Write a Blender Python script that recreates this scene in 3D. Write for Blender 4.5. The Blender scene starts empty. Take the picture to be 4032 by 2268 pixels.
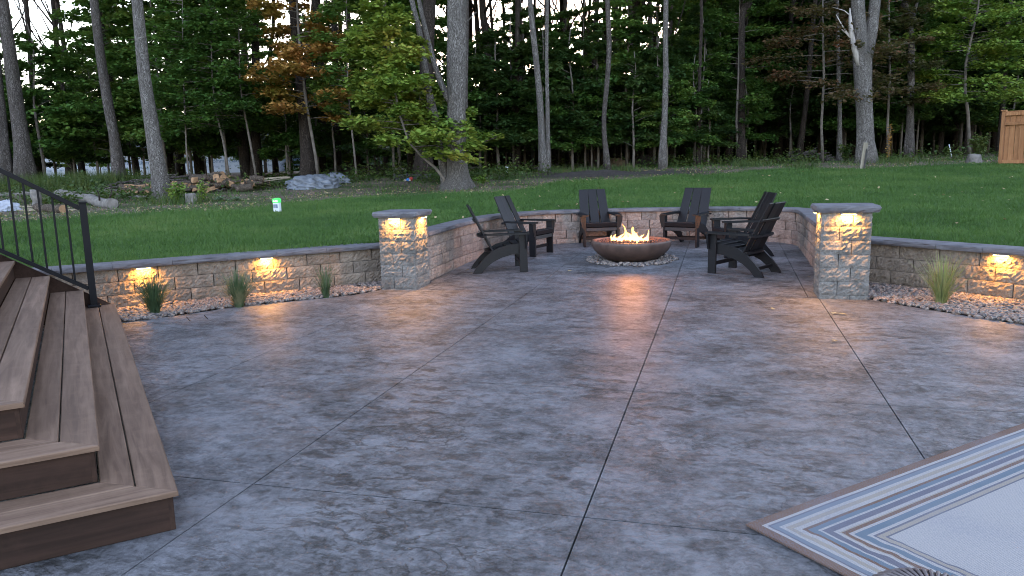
import bpy, bmesh, math, random
import numpy as np
from mathutils import Vector, Matrix, noise as mnoise
from mathutils.geometry import delaunay_2d_cdt
random.seed(7); rng = np.random.default_rng(7)
SC = bpy.context.scene
COL = SC.collection
PI = math.pi

# ------------------------------------------------------------------ camera, world, sun, exposure
F_, PITCH, ROLL, YAW, CAMH = 3015.0, 0.1640, 0.02484, 0.27183, 1.6
_cp, _sp, _c, _s, _ca, _sa = math.cos(PITCH), math.sin(PITCH), math.cos(ROLL), math.sin(ROLL), math.cos(YAW), math.sin(YAW)
def _rot(v): return np.array([v[0]*_ca - v[1]*_sa, v[0]*_sa + v[1]*_ca, v[2]])
_fw = np.array([0, _cp, -_sp]); _u0 = np.array([0, _sp, _cp]); _r0 = np.array([1.0, 0, 0])
RT = _rot(_c*_r0 - _s*_u0); UP = _rot(_s*_r0 + _c*_u0); FW = _rot(_fw); EYE = np.array([0, 0, CAMH])
cam_data = bpy.data.cameras.new('camera'); cam = bpy.data.objects.new('camera', cam_data); COL.objects.link(cam)
cam_data.sensor_width = 36; cam_data.lens = F_/4032*36; cam_data.clip_start = 0.05; cam_data.clip_end = 2000
cam.matrix_world = Matrix(((RT[0], UP[0], -FW[0], 0), (RT[1], UP[1], -FW[1], 0), (RT[2], UP[2], -FW[2], CAMH), (0, 0, 0, 1)))
SC.camera = cam
SUN_EL, SUN_AZ = math.radians(2.5), math.radians(-10)      # sun going down behind the wood
world = bpy.data.worlds.new('World'); SC.world = world; world.use_nodes = True
wn = world.node_tree; wn.nodes.clear()
sky = wn.nodes.new('ShaderNodeTexSky'); sky.sky_type = 'NISHITA'; sky.sun_disc = False
sky.sun_elevation = SUN_EL; sky.sun_rotation = SUN_AZ; sky.air_density = 1.0; sky.dust_density = 1.0; sky.ozone_density = 2.5
bg = wn.nodes.new('ShaderNodeBackground'); bg.inputs['Strength'].default_value = 0.15
wo = wn.nodes.new('ShaderNodeOutputWorld')
hs = wn.nodes.new('ShaderNodeHueSaturation'); hs.inputs['Saturation'].default_value = .60
tint = wn.nodes.new('ShaderNodeMix'); tint.data_type = 'RGBA'; tint.blend_type = 'MULTIPLY'; tint.inputs[0].default_value = 1.0; tint.inputs[7].default_value = (1.035, .98, 1.01, 1)
wn.links.new(sky.outputs[0], hs.inputs['Color']); wn.links.new(hs.outputs[0], tint.inputs[6]); wn.links.new(tint.outputs[2], bg.inputs[0]); wn.links.new(bg.outputs[0], wo.inputs[0])
sd = bpy.data.lights.new('sun', 'SUN'); sd.energy = 0.12; sd.angle = math.radians(25); sd.color = (1, .8, .65)
sun = bpy.data.objects.new('sun', sd); COL.objects.link(sun)
_sv = Vector((math.sin(SUN_AZ)*math.cos(SUN_EL), math.cos(SUN_AZ)*math.cos(SUN_EL), math.sin(SUN_EL)))
sun.rotation_euler = _sv.to_track_quat('Z', 'Y').to_euler()
SC.view_settings.view_transform = 'Standard'; SC.view_settings.look = 'None'
SC.view_settings.exposure = 4.42; SC.view_settings.gamma = 1.0
SC.render.engine = 'CYCLES'
SC.cycles.use_denoising = True; SC.cycles.filter_width = 1.0; SC.cycles.max_bounces = 6; SC.cycles.diffuse_bounces = 3
SC.cycles.transparent_max_bounces = 8; SC.cycles.sample_clamp_indirect = 3.0
SC.cycles.caustics_reflective = False; SC.cycles.caustics_refractive = False

# ------------------------------------------------------------------ ray helpers (measured points -> places in the world)
def ray(px, py): return FW*F_ + RT*(px-2016) - UP*(py-1134)
def G(px, py, z=0.0):
    d = ray(px, py); return EYE + d*((z-CAMH)/d[2])
def depth(x, y): return -.268*x + .963*y
def tzv(x, y):
    d = depth(x, y); r = (x*_ca+y*_sa)/np.maximum(d, 1.0); k = np.clip((r+.18)/.3, 0, 1)
    return np.interp(d, [0, 8, 14, 20, 26, 36, 400], [.46, .46, .655, .85, 1.14, 1.26, 1.26])+k*np.interp(d, [15, 31, 60], [0, .14, .14])
def tz(x, y): return float(tzv(np.float64(x), np.float64(y)))
def T(px, py, dmax=31.0):                        # point on the raised ground
    d = ray(px, py); t = 6.0/F_; lo = t
    while t*F_ < dmax:
        p = EYE + d*t
        if p[2] <= tz(p[0], p[1]): break
        lo = t; t *= 1.02
    hi = min(t, dmax/F_)
    for i in range(12):
        mid = (lo+hi)/2; p = EYE+d*mid
        if p[2] <= tz(p[0], p[1]): hi = mid
        else: lo = mid
    p = EYE+d*hi; p[2] = tz(p[0], p[1]); return p
def Q(px, py, base):                             # point above/below at the same distance as base
    d = ray(px, py); n = np.array([FW[0], FW[1], 0]); return EYE + d*((np.array([base[0], base[1], 0])-EYE*[1, 1, 0]).dot(n)/d.dot(n))
def patz(y): return max(0.0, y-9.09)*.019

# ------------------------------------------------------------------ object helpers
def tag(o, label=None, cat=None, group=None, kind=None):
    if label: o['label'] = label
    if cat: o['category'] = cat
    if group: o['group'] = group
    if kind: o['kind'] = kind
    return o
def empty(name, loc=(0, 0, 0), rz=0, parent=None):
    o = bpy.data.objects.new(name, None); COL.objects.link(o); o.location = loc; o.rotation_euler = (0, 0, rz)
    o.empty_display_size = .1
    if parent: o.parent = parent
    return o
def link(name, me, parent=None, loc=None, rz=None, mat=None, rot=None, scale=None):
    o = bpy.data.objects.new(name, me); COL.objects.link(o)
    if parent: o.parent = parent
    if loc is not None: o.location = loc
    if rot is not None: o.rotation_euler = rot
    elif rz is not None: o.rotation_euler = (0, 0, rz)
    if scale is not None: o.scale = scale if hasattr(scale, '__len__') else (scale,)*3
    if mat is not None:
        if len(me.materials) == 0: me.materials.append(mat)
        elif me.materials[0] is not mat:
            o.material_slots[0].link = 'OBJECT'; o.material_slots[0].material = mat
    return o
def copy_tree(o, parent=None):
    c = o.copy(); COL.objects.link(c); c.parent = parent
    for ch in o.children: copy_tree(ch, c)
    return c
def np_mesh(name, V, FL, mat=None, smooth=False):
    """V (n,3), FL (m,k) constant-size faces"""
    me = bpy.data.meshes.new(name); m, k = FL.shape
    me.vertices.add(len(V)); me.vertices.foreach_set('co', np.asarray(V, np.float32).ravel())
    me.loops.add(m*k); me.loops.foreach_set('vertex_index', FL.astype(np.int32).ravel())
    me.polygons.add(m); me.polygons.foreach_set('loop_start', np.arange(0, m*k, k, dtype=np.int32))
    me.polygons.foreach_set('loop_total', np.full(m, k, np.int32))
    me.update(calc_edges=True)
    if smooth: me.polygons.foreach_set('use_smooth', np.ones(m, bool))
    if mat: me.materials.append(mat)
    return me
class MB:
    def __init__(s): s.v = []; s.f = []; s.sm = []
    def add(s, v, f, smooth=False):
        n = len(s.v); s.v += [tuple(p) for p in v]; s.f += [tuple(i+n for i in q) for q in f]; s.sm += [smooth]*len(f); return s
    def box(s, c, size, R=None, ch=0.003):
        hx, hy, hz = size[0]/2, size[1]/2, size[2]/2; ch = min(ch, hx*.45, hy*.45, hz*.45)
        vs = []; idx = {}
        for sx in (-1, 1):
            for sy in (-1, 1):
                for sz in (-1, 1):
                    for ax in range(3):
                        p = [sx*(hx-ch), sy*(hy-ch), sz*(hz-ch)]; p[ax] = (sx*hx, sy*hy, sz*hz)[ax]
                        idx[(sx, sy, sz, ax)] = len(vs); vs.append(Vector(p))
        fs = []
        for ax in range(3):
            o = [a for a in range(3) if a != ax]
            for sg in (-1, 1):
                q = []
                for (a, b) in ((-1, -1), (1, -1), (1, 1), (-1, 1)):
                    k = [0, 0, 0]; k[ax] = sg; k[o[0]] = a; k[o[1]] = b; q.append(idx[(*k, ax)])
                fs.append(q)
        for a1, a2 in ((0, 1), (0, 2), (1, 2)):
            a3 = 3-a1-a2
            for s1 in (-1, 1):
                for s2 in (-1, 1):
                    k0 = [0, 0, 0]; k0[a1] = s1; k0[a2] = s2; k1 = list(k0); k0[a3] = -1; k1[a3] = 1
                    fs.append([idx[(*k0, a1)], idx[(*k0, a2)], idx[(*k1, a2)], idx[(*k1, a1)]])
        for sx in (-1, 1):
            for sy in (-1, 1):
                for sz in (-1, 1): fs.append([idx[(sx, sy, sz, a)] for a in range(3)])
        c = Vector(c)
        vs = [(R @ p if R else p)+c for p in vs]
        return s.add(vs, fs)
    def bar(s, p, q, w, h, up=(0, 0, 1), ch=.003):
        p, q = Vector(p), Vector(q); x = (q-p).normalized(); z = Vector(up); y = z.cross(x).normalized(); z = x.cross(y)
        R = Matrix((x, y, z)).transposed(); return s.box((p+q)/2, ((q-p).length, w, h), R, ch)
    def prism(s, poly, a, b, axis):
        """poly in the two other axes (cyclic order), extruded a..b on axis"""
        def P(u, v, t):
            return {0: (t, u, v), 1: (u, t, v), 2: (u, v, t)}[axis]
        n = len(poly); vs = [P(u, v, a) for u, v in poly]+[P(u, v, b) for u, v in poly]
        fs = [tuple(range(n))[::-1], tuple(range(n, 2*n))]+[(i, (i+1) % n, (i+1) % n+n, i+n) for i in range(n)]
        return s.add(vs, fs)
    def tube(s, pts, rad, seg=8, rough=0.0, cap=True, seed=0, flare=None):
        pts = [Vector(p) for p in pts]; n = len(pts); vs = []; fs = []
        for i, p in enumerate(pts):
            d = (pts[min(i+1, n-1)]-pts[max(i-1, 0)]).normalized()
            a = Vector((1, 0, 0)) if abs(d.x) < .9 else Vector((0, 1, 0))
            u = d.cross(a).normalized(); w = d.cross(u)
            for k in range(seg):
                t = 2*PI*k/seg; r = rad[i]
                if rough: r *= 1+rough*mnoise.noise(Vector((math.cos(t)*1.7+seed, math.sin(t)*1.7, i*.35+seed)))
                if flare and i < len(flare): r *= 1+flare[i]*(.55+.45*math.cos(t*5+seed))
                vs.append(p+(u*math.cos(t)+w*math.sin(t))*r)
        for i in range(n-1):
            for k in range(seg):
                k2 = (k+1) % seg; fs.append((i*seg+k, i*seg+k2, (i+1)*seg+k2, (i+1)*seg+k))
        s.add(vs, fs, True)
        if cap:
            m = len(s.v)-len(vs); s.f.append(tuple(m+k for k in range(seg))[::-1]); s.f.append(tuple(m+(n-1)*seg+k for k in range(seg))); s.sm += [False, False]
        return s
    def lathe(s, prof, seg=48, cx=0, cy=0):
        n = len(prof); vs = []; fs = []
        for r, z in prof:
            for k in range(seg): t = 2*PI*k/seg; vs.append((cx+r*math.cos(t), cy+r*math.sin(t), z))
        for i in range(n-1):
            for k in range(seg): k2 = (k+1) % seg; fs.append((i*seg+k, i*seg+k2, (i+1)*seg+k2, (i+1)*seg+k))
        return s.add(vs, fs, True)
    def mesh(s, name, mat=None, recalc=True):
        me = bpy.data.meshes.new(name); me.from_pydata([tuple(v) for v in s.v], [], s.f)
        me.polygons.foreach_set('use_smooth', np.array(s.sm, bool))
        if recalc:
            bm = bmesh.new(); bm.from_mesh(me); bmesh.ops.recalc_face_normals(bm, faces=bm.faces); bm.to_mesh(me); bm.free()
        if mat: me.materials.append(mat)
        return me
    def obj(s, name, mat, parent=None, **k): return link(name, s.mesh(name, mat), parent, **k)

# ------------------------------------------------------------------ materials
class NT:
    def __init__(s, name):
        s.m = bpy.data.materials.new(name); s.m.use_nodes = True; s.t = s.m.node_tree; s.t.nodes.clear()
        s.out = s.n('ShaderNodeOutputMaterial')
    def n(s, typ, ins=None, **props):
        nd = s.t.nodes.new(typ)
        for k, v in props.items(): setattr(nd, k, v)
        for k, v in (ins or {}).items():
            if isinstance(v, bpy.types.NodeSocket): s.t.links.new(v, nd.inputs[k])
            else: nd.inputs[k].default_value = v
        return nd
    def l(s, a, b): s.t.links.new(a, b)
    def pos(s, scale=(1, 1, 1), rz=0.0, obj=False):
        c = s.n('ShaderNodeTexCoord').outputs['Object'] if obj else s.n('ShaderNodeNewGeometry').outputs['Position']
        return s.n('ShaderNodeMapping', {'Vector': c, 'Scale': scale, 'Rotation': (0, 0, rz)}).outputs[0]
    def noise(s, vec, scale, detail=4, rough=.55, dist=0.0):
        return s.n('ShaderNodeTexNoise', {'Vector': vec, 'Scale': scale, 'Detail': detail, 'Roughness': rough, 'Distortion': dist}).outputs['Fac']
    def ramp(s, fac, stops, interp='LINEAR'):
        r = s.n('ShaderNodeValToRGB', {'Fac': fac}); r.color_ramp.interpolation = interp; e = r.color_ramp.elements
        while len(e) < len(stops): e.new(.5)
        for i, (p, c) in enumerate(stops):
            e[i].position = p; e[i].color = (*c, 1) if hasattr(c, '__len__') else (c, c, c, 1)
        return r.outputs['Color']
    def mix(s, f, a, b, mode='MIX'):
        n = s.n('ShaderNodeMix', data_type='RGBA', blend_type=mode)
        for sock, v in ((n.inputs[0], f), (n.inputs[6], a), (n.inputs[7], b)):
            if isinstance(v, bpy.types.NodeSocket): s.l(v, sock)
            else: sock.default_value = v if not hasattr(v, '__len__') else (*v, 1)
        return n.outputs[2]
    def math(s, op, a, b=0.0, c=None, clamp=False):
        n = s.n('ShaderNodeMath', operation=op, use_clamp=clamp)
        for i, v in enumerate((a, b, c)):
            if v is None: continue
            if isinstance(v, bpy.types.NodeSocket): s.l(v, n.inputs[i])
            else: n.inputs[i].default_value = v
        return n.outputs[0]
    def bump(s, h, strength=.5, dist=.01, normal=None):
        ins = {'Height': h, 'Strength': strength, 'Distance': dist}
        if normal: ins['Normal'] = normal
        return s.n('ShaderNodeBump', ins).outputs[0]
    def bsdf(s, color, rough=.7, normal=None, spec=.5, **more):
        ins = {'Base Color': color if isinstance(color, bpy.types.NodeSocket) else (*color, 1), 'Roughness': rough, 'Specular IOR Level': spec}
        if normal: ins['Normal'] = normal
        ins.update(more)
        b = s.n('ShaderNodeBsdfPrincipled', ins); s.l(b.outputs[0], s.out.inputs[0]); return b
    def rnd(s): return s.n('ShaderNodeObjectInfo').outputs['Random']

def simple(name, c, rough=.6, var=.25, scale=8.0, bump=.2, bd=.004, obj=False, spec=.5, stretch=(1, 1, 1), metallic=0.0):
    t = NT(name); p = t.pos(stretch, obj=obj); n = t.noise(p, scale, 6, .6)
    c0 = tuple(x*(1-var) for x in c); c1 = tuple(min(1, x*(1+var)) for x in c)
    col = t.ramp(n, [(.3, c0), (.7, c1)])
    t.bsdf(col, rough, t.bump(t.noise(p, scale*5, 4, .6), bump, bd), spec, Metallic=metallic); return t.m

def mat_patio():
    t = NT('stamped_concrete'); p = t.pos(); pw = t.pos((1, 1.35, 1), .45)
    a = t.noise(pw, 1.25, 13, .70, .12); b = t.noise(t.pos((1.15, 1, 1), 1.1), 7.5, 12, .74, .3); c = t.noise(p, 24, 9, .78)
    m = t.math('ADD', t.math('MULTIPLY', a, .37), t.math('ADD', t.math('MULTIPLY', b, .30), t.math('MULTIPLY', c, .33)))
    col = t.ramp(m, [(.385, (.009, .009, .010)), (.425, (.026, .026, .029)), (.455, (.060, .061, .068)), (.495, (.100, .102, .113)), (.555, (.165, .168, .186))])
    chip = t.ramp(t.noise(t.pos((.8, 1.5, 1), .15), 6.5, 10, .66, .15), [(.37, 1.0), (.43, .55), (.455, 0.0)])
    zone = t.ramp(t.noise(p, .75, 4, .55), [(.42, .15), (.56, 1.0)])
    col = t.mix(t.math('MULTIPLY', t.math('MULTIPLY', chip, zone), .85), col, (.014, .014, .016))
    col = t.mix(t.ramp(t.noise(p, 2.2, 9, .7), [(.54, 0.0), (.62, .55)]), col, (.21, .215, .235))
    warm = t.math('MULTIPLY', t.ramp(t.noise(p, 1.7, 6, .65), [(.52, 0.0), (.68, 1.0)]), .45)
    col = t.mix(warm, col, (.095, .075, .068))
    plate = t.noise(pw, 2.3, 8, .60, .35)
    steps = t.ramp(plate, [(.35, 0.0), (.425, .30), (.433, .48), (.495, .55), (.503, .74), (.57, .80), (.577, .95), (.7, 1.0)])
    edge = t.math('ABSOLUTE', t.math('SUBTRACT', t.noise(pw, 2.9, 9, .62, .3), .5)); crack = t.ramp(edge, [(0.0, 0.0), (.006, .6), (.018, 1.0)])
    gate = t.ramp(t.noise(p, .9, 3, .5), [(.45, 0.0), (.6, 1.0)])
    ck = t.math('MULTIPLY', t.math('SUBTRACT', 1.0, crack), gate)
    col = t.mix(t.math('MULTIPLY', ck, .8), col, (.010, .010, .012))
    spots = t.ramp(t.noise(t.pos((.9, 1.6, 1), .2), 2.6, 7, .6, .2), [(.29, 1.0), (.345, 0.0)])
    col = t.mix(t.math('MULTIPLY', spots, .8), col, (.010, .010, .011))
    h = t.math('ADD', t.math('MULTIPLY', steps, 1.3), t.math('ADD', t.math('MULTIPLY', b, .9), t.math('MULTIPLY', c, .45)))
    h = t.math('SUBTRACT', h, t.math('MULTIPLY', ck, .35))
    nrm = t.bump(t.math('SUBTRACT', h, t.math('MULTIPLY', t.math('MULTIPLY', chip, zone), .5)), 1.0, .022)
    rough = t.ramp(m, [(.4, .62), (.6, .40)])
    t.bsdf(col, rough, nrm, .5, **{'Coat Weight': .16, 'Coat Roughness': .33, 'Coat Normal': t.bump(h, .6, .012)})
    return t.m
def mat_block(name, ca, cb, cc):
    t = NT(name); p = t.pos(); r = t.rnd()
    n = t.noise(p, 9, 6, .65, .3); n2 = t.noise(p, 48, 6, .75)
    col = t.mix(t.ramp(n, [(.38, 0.0), (.62, 1.0)]), ca, cb)
    col = t.mix(t.ramp(r, [(.0, 0.0), (.35, .1), (.5, .65), (.8, .1), (1.0, .7)]), col, cc)
    col = t.mix(t.ramp(t.noise(p, 3.2, 4, .6, .5), [(.5, 0.0), (.7, .7)]), col, tuple(x*.55 for x in ca))
    col = t.mix(t.ramp(n2, [(.3, .55), (.6, 0.0)]), col, tuple(x*.4 for x in ca))
    h = t.math('ADD', t.math('MULTIPLY', n2, .5), t.noise(p, 24, 6, .65, .6))
    t.bsdf(col, .9, t.bump(h, 1.0, .02), .25); return t.m
def mat_cap():
    t = NT('cap_stone'); p = t.pos(); r = t.rnd()
    col = t.ramp(t.noise(p, 5, 6, .6), [(.3, (.065, .064, .075)), (.7, (.15, .148, .165))])
    col = t.mix(t.math('MULTIPLY', r, .35), col, (.12, .10, .10))
    t.bsdf(col, .75, t.bump(t.noise(p, 30, 6, .65), .6, .006), .35); return t.m
def mat_wood(name, ca, cb, axis=0, rough=.6, knots=True, rz=0.0):
    t = NT(name)
    sc = [26, 26, 26]; sc[axis] = 1.6
    p = t.pos(tuple(sc), rz, obj=True); r = t.rnd()
    off = t.n('ShaderNodeVectorMath', {0: p, 1: t.n('ShaderNodeCombineXYZ', {0: t.math('MULTIPLY', r, 57.0), 1: t.math('MULTIPLY', r, 31.0), 2: 0.0}).outputs[0]}, operation='ADD').outputs[0]
    g = t.noise(off, 1.0, 5, .6, .8); g2 = t.noise(off, .22, 3, .5, 1.5)
    col = t.mix(t.ramp(g, [(.35, 0.0), (.65, 1.0)]), ca, cb)
    col = t.mix(t.ramp(g2, [(.45, 0.0), (.7, .55)]), col, tuple(x*.5 for x in ca))
    col = t.mix(t.math('MULTIPLY', r, .4), col, tuple(x*.62 for x in ca))
    col = t.mix(t.ramp(t.noise(t.pos(), 7, 5, .7), [(.5, 0.0), (.75, .35)]), col, cb)
    t.bsdf(col, rough, t.bump(g, .3, .003), .25); return t.m
def mat_bark(name, ca, cb, sc=1.0):
    t = NT(name); p = t.pos((1, 1, .22), obj=False)
    v = t.n('ShaderNodeTexVoronoi', {'Vector': t.n('ShaderNodeVectorMath', {0: p, 1: t.n('ShaderNodeTexNoise', {'Vector': p, 'Scale': 6.0}).outputs['Color']}, operation='ADD').outputs[0], 'Scale': 22*sc}, feature='DISTANCE_TO_EDGE').outputs['Distance']
    n = t.noise(p, 14*sc, 6, .7, .4)
    f = t.math('MULTIPLY', t.ramp(v, [(0.0, 0.0), (.22, 1.0)]), n)
    col = t.ramp(f, [(.05, tuple(x*.45 for x in ca)), (.35, ca), (.62, cb)])
    col = t.mix(t.ramp(t.noise(t.pos((1, 1, .5)), 1.2, 4, .6), [(.5, 0.0), (.7, .5)]), col, tuple(x*.6 for x in ca))
    t.bsdf(col, .92, t.bump(f, 1.0, .02), .15); return t.m
def mat_leaf(name, stops, nscale=.9, trans=.35, up=1.0):
    t = NT(name); g = t.pos(); r = t.rnd()
    f = t.math('ADD', t.math('MULTIPLY', t.noise(g, nscale, 3, .6), .55), t.math('MULTIPLY', t.noise(g, 9.0, 2, .7), .45))
    f = t.math('ADD', f, t.math('MULTIPLY', t.math('SUBTRACT', r, .5), .14))
    col = t.ramp(f, stops)
    b = t.bsdf(col, .55, None, .35)
    tr = t.n('ShaderNodeBsdfTranslucent', {'Color': t.mix(.5, col, (.10, .13, .015))})
    m = t.n('ShaderNodeMixShader', {0: trans}); t.l(b.outputs[0], m.inputs[1]); t.l(tr.outputs[0], m.inputs[2]); t.l(m.outputs[0], t.out.inputs[0])
    return t.m
def mat_emit(name, color, strength):
    t = NT(name); e = t.n('ShaderNodeEmission', {'Color': (*color, 1), 'Strength': strength}); t.l(e.outputs[0], t.out.inputs[0]); return t.m
def mat_ground():
    t = NT('yard_ground'); p = t.pos()
    mask = t.n('ShaderNodeAttribute', attribute_name='wood').outputs['Fac']
    dark = t.n('ShaderNodeAttribute', attribute_name='soil').outputs['Fac']
    f = t.math('ADD', mask, t.math('MULTIPLY', t.math('SUBTRACT', t.noise(p, 1.6, 6, .65), .5), 1.1))
    f = t.ramp(f, [(.42, 0.0), (.58, 1.0)])
    lawn = t.mix(t.ramp(t.noise(p, .5, 4, .6), [(.4, 0.0), (.65, 1.0)]), (.018, .052, .012), (.034, .08, .018))
    lawn = t.mix(t.ramp(t.noise(t.pos((.35, 1.6, 1), .25), .9, 3, .5), [(.45, 0.0), (.6, .5)]), lawn, (.05, .11, .022))
    lawn = t.mix(t.ramp(t.noise(p, 60, 3, .7), [(.3, .5), (.6, 0.0)]), lawn, (.01, .035, .01))
    dirt = t.ramp(t.noise(p, 14, 7, .75), [(.3, (.045, .034, .028)), (.47, (.11, .085, .07)), (.6, (.20, .155, .125)), (.68, (.34, .29, .25))])
    dirt = t.mix(t.ramp(t.noise(p, .9, 5, .6), [(.46, 0.0), (.60, .85)]), dirt, (.045, .070, .022))
    dirt = t.mix(dark, dirt, t.ramp(t.noise(p, 16, 6, .7), [(.35, (.014, .011, .011)), (.7, (.055, .042, .04))]))
    col = t.mix(f, lawn, dirt)
    t.bsdf(col, .95, t.bump(t.noise(p, 22, 6, .7), .8, .03), .15); return t.m
def mat_rug(W, L):
    t = NT('rug_weave'); c = t.n('ShaderNodeTexCoord').outputs['Object']
    sp = t.n('ShaderNodeSeparateXYZ', {0: c})
    wob = t.math('MULTIPLY', t.math('SUBTRACT', t.noise(t.pos((1, 1, 1), obj=True), 5.5, 3, .55), .5), .05)
    dx = t.math('MINIMUM', sp.outputs[0], t.math('SUBTRACT', W, sp.outputs[0]))
    dy = t.math('MINIMUM', sp.outputs[1], t.math('SUBTRACT', L, sp.outputs[1]))
    wob = t.math('MULTIPLY', wob, t.math('MINIMUM', 1.0, t.math('MULTIPLY', dy, 6.0)))
    d = t.math('MINIMUM', t.math('ADD', dy, wob), dx)
    white = (.335, .315, .30); cream = (.28, .24, .19); blue = (.10, .135, .165); gray = (.105, .10, .12); brown = (.135, .072, .038); lb = (.145, .165, .19)
    st = [(0, brown), (.045, white), (.062, gray), (.072, lb), (.095, white), (.115, cream), (.14, white), (.165, brown), (.18, blue), (.205, white), (.218, gray),
          (.25, white), (.268, cream), (.275, brown), (.295, white), (.31, blue), (.345, white), (.362, gray), (.372, cream), (.395, gray), (.403, white)]
    half = t.math('MULTIPLY', d, 1/.44)
    col = t.ramp(half, [(a/.44, b) for a, b in st], 'CONSTANT')
    wv = t.n('ShaderNodeTexVoronoi', {'Vector': t.pos((1, 1, 1), obj=True), 'Scale': 140.0, 'Randomness': .25}).outputs['Distance']
    speck = t.ramp(wv, [(.0, 0.0), (.3, 0.0), (.6, .6)])
    col = t.mix(speck, col, (.14, .15, .19))
    col = t.mix(t.ramp(t.noise(t.pos((1, 1, 1), obj=True), 4, 4, .6), [(.4, 0.0), (.7, .12)]), col, (.3, .29, .3))
    t.bsdf(col, .95, t.bump(wv, .6, .004), .1); return t.m
def mat_pebble():
    t = NT('river_pebble'); r = t.rnd(); p = t.pos()
    q = t.noise(p, 14, 1, .5)
    f = t.math('FRACT', t.math('ADD', t.math('MULTIPLY', r, 3.7), t.math('MULTIPLY', q, 2.4)))
    col = t.ramp(f, [(0, (.05, .05, .055)), (.18, (.14, .125, .12)), (.36, (.24, .195, .16)), (.50, (.09, .095, .11)), (.66, (.19, .12, .09)), (.82, (.30, .26, .23)), (1, (.04, .04, .05))])
    col = t.mix(t.ramp(t.noise(p, 90, 4, .6), [(.4, 0.0), (.7, .3)]), col, (.12, .11, .11))
    t.bsdf(col, .7, None, .3); return t.m

M = {}
M['patio'] = mat_patio()
M['joint'] = simple('dark_joint_filler', (.02, .019, .019), .9, .2, 20)  # dark base material that shows in the gaps between slabs
M['block_tan'] = mat_block('split_face_tan', (.23, .18, .14), (.34, .275, .22), (.17, .145, .125))
M['block_pink'] = mat_block('split_face_pink', (.29, .215, .18), (.42, .325, .275), (.18, .165, .16))
M['block_gray'] = mat_block('split_face_gray', (.16, .152, .145), (.27, .255, .24), (.18, .165, .15))
M['cap'] = mat_cap()
M['deck'] = mat_wood('composite_deck', (.130, .080, .055), (.235, .155, .110), 0, .65)
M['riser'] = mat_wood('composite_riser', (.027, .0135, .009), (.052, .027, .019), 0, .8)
M['cedar'] = mat_wood('cedar_board', (.30, .135, .06), (.42, .21, .10), 2, .75)
M['rail'] = simple('black_aluminium', (.006, .006, .008), .45, .1, 5, .05, .001, spec=.15)
M['chair'] = simple('black_poly_lumber', (.0085, .0085, .0105), .42, .2, 12, .2, .001, stretch=(1, 1, 6), spec=.24)
M['bowl'] = simple('bowl_concrete', (.085, .052, .042), .5, .45, 5, .3, .004)
M['lava'] = simple('lava_rock', (.07, .035, .03), .9, .6, 14, .9, .01)
M['pebble'] = mat_pebble()
M['bedsoil'] = simple('bed_soil', (.09, .075, .065), .95, .5, 20, .8, .02)
M['ground'] = mat_ground()
M['bark_light'] = mat_bark('bark_light', (.15, .135, .125), (.33, .31, .30))
M['bark_gray'] = mat_bark('bark_gray', (.10, .085, .078), (.21, .19, .18), .8)
M['bark_dark'] = mat_bark('bark_dark', (.045, .035, .030), (.10, .08, .07), .8)
M['bark_sap'] = simple('bark_sapling', (.13, .11, .095), .85, .4, 6, .4, .003)
M['deadwood'] = simple('bare_dead_wood', (.34, .31, .29), .85, .4, 9, .6, .008, stretch=(1, 1, .15))
g = lambda *a: a
M['leaf_green'] = mat_leaf('leaf_green', [(.30, g(.026, .066, .014)), (.45, g(.060, .140, .028)), (.55, g(.110, .205, .040)), (.68, g(.20, .25, .05))])
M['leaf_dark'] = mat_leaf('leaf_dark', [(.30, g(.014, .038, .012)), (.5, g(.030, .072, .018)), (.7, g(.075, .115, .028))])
M['leaf_lime'] = mat_leaf('leaf_lime', [(.30, g(.06, .13, .022)), (.46, g(.13, .24, .04)), (.60, g(.24, .31, .05)), (.73, g(.34, .27, .05))])
M['leaf_orange'] = mat_leaf('leaf_orange', [(.30, g(.16, .17, .025)), (.40, g(.34, .22, .05)), (.53, g(.48, .23, .07)), (.70, g(.48, .18, .08))])
M['leaf_russet'] = mat_leaf('leaf_russet', [(.30, g(.035, .05, .016)), (.47, g(.075, .07, .028)), (.60, g(.13, .075, .04)), (.70, g(.25, .07, .04)), (.8, g(.42, .06, .04))])
M['grass'] = mat_leaf('grass_blade', [(.34, g(.027, .068, .014)), (.45, g(.045, .106, .021)), (.55, g(.070, .145, .030)), (.67, g(.12, .18, .05))], .6, .3)
M['weed'] = mat_leaf('weed_leaf', [(.30, g(.02, .045, .012)), (.5, g(.045, .085, .02)), (.7, g(.12, .13, .03))], 1.5, .3)
M['ograss'] = mat_leaf('ornamental_blade', [(.34, g(.035, .065, .035)), (.5, g(.08, .13, .065)), (.68, g(.26, .25, .14))], 3, .3)
M['mullein'] = mat_leaf('mullein_leaf', [(.3, g(.12, .18, .11)), (.7, g(.22, .30, .19))], 3, .2)
M['litter'] = mat_leaf('dry_leaf', [(.30, g(.13, .08, .04)), (.45, g(.30, .21, .11)), (.60, g(.45, .38, .22)), (.75, g(.30, .13, .05))], 6, .2)
M['logbark'] = mat_bark('log_bark', (.13, .10, .08), (.26, .21, .17), 1.2)
M['logend'] = simple('fresh_cut_wood', (.30, .175, .095), .8, .35, 12, .3, .004)
M['loggray'] = simple('weathered_log', (.15, .135, .125), .9, .4, 8, .6, .01)
M['tarp'] = simple('gray_tarp', (.13, .145, .175), .45, .35, 6, .4, .02)
M['whitetarp'] = simple('white_sheet', (.32, .34, .40), .6, .2, 6, .3, .02)
M['pvc'] = simple('white_pvc', (.62, .65, .70), .4, .08, 6, .05, .001)
M['plank'] = mat_wood('pale_plank', (.34, .27, .20), (.46, .38, .29), 0, .8)
M['blackplastic'] = simple('black_edging', (.018, .018, .02), .5, .2, 6, .2, .004)
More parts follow.
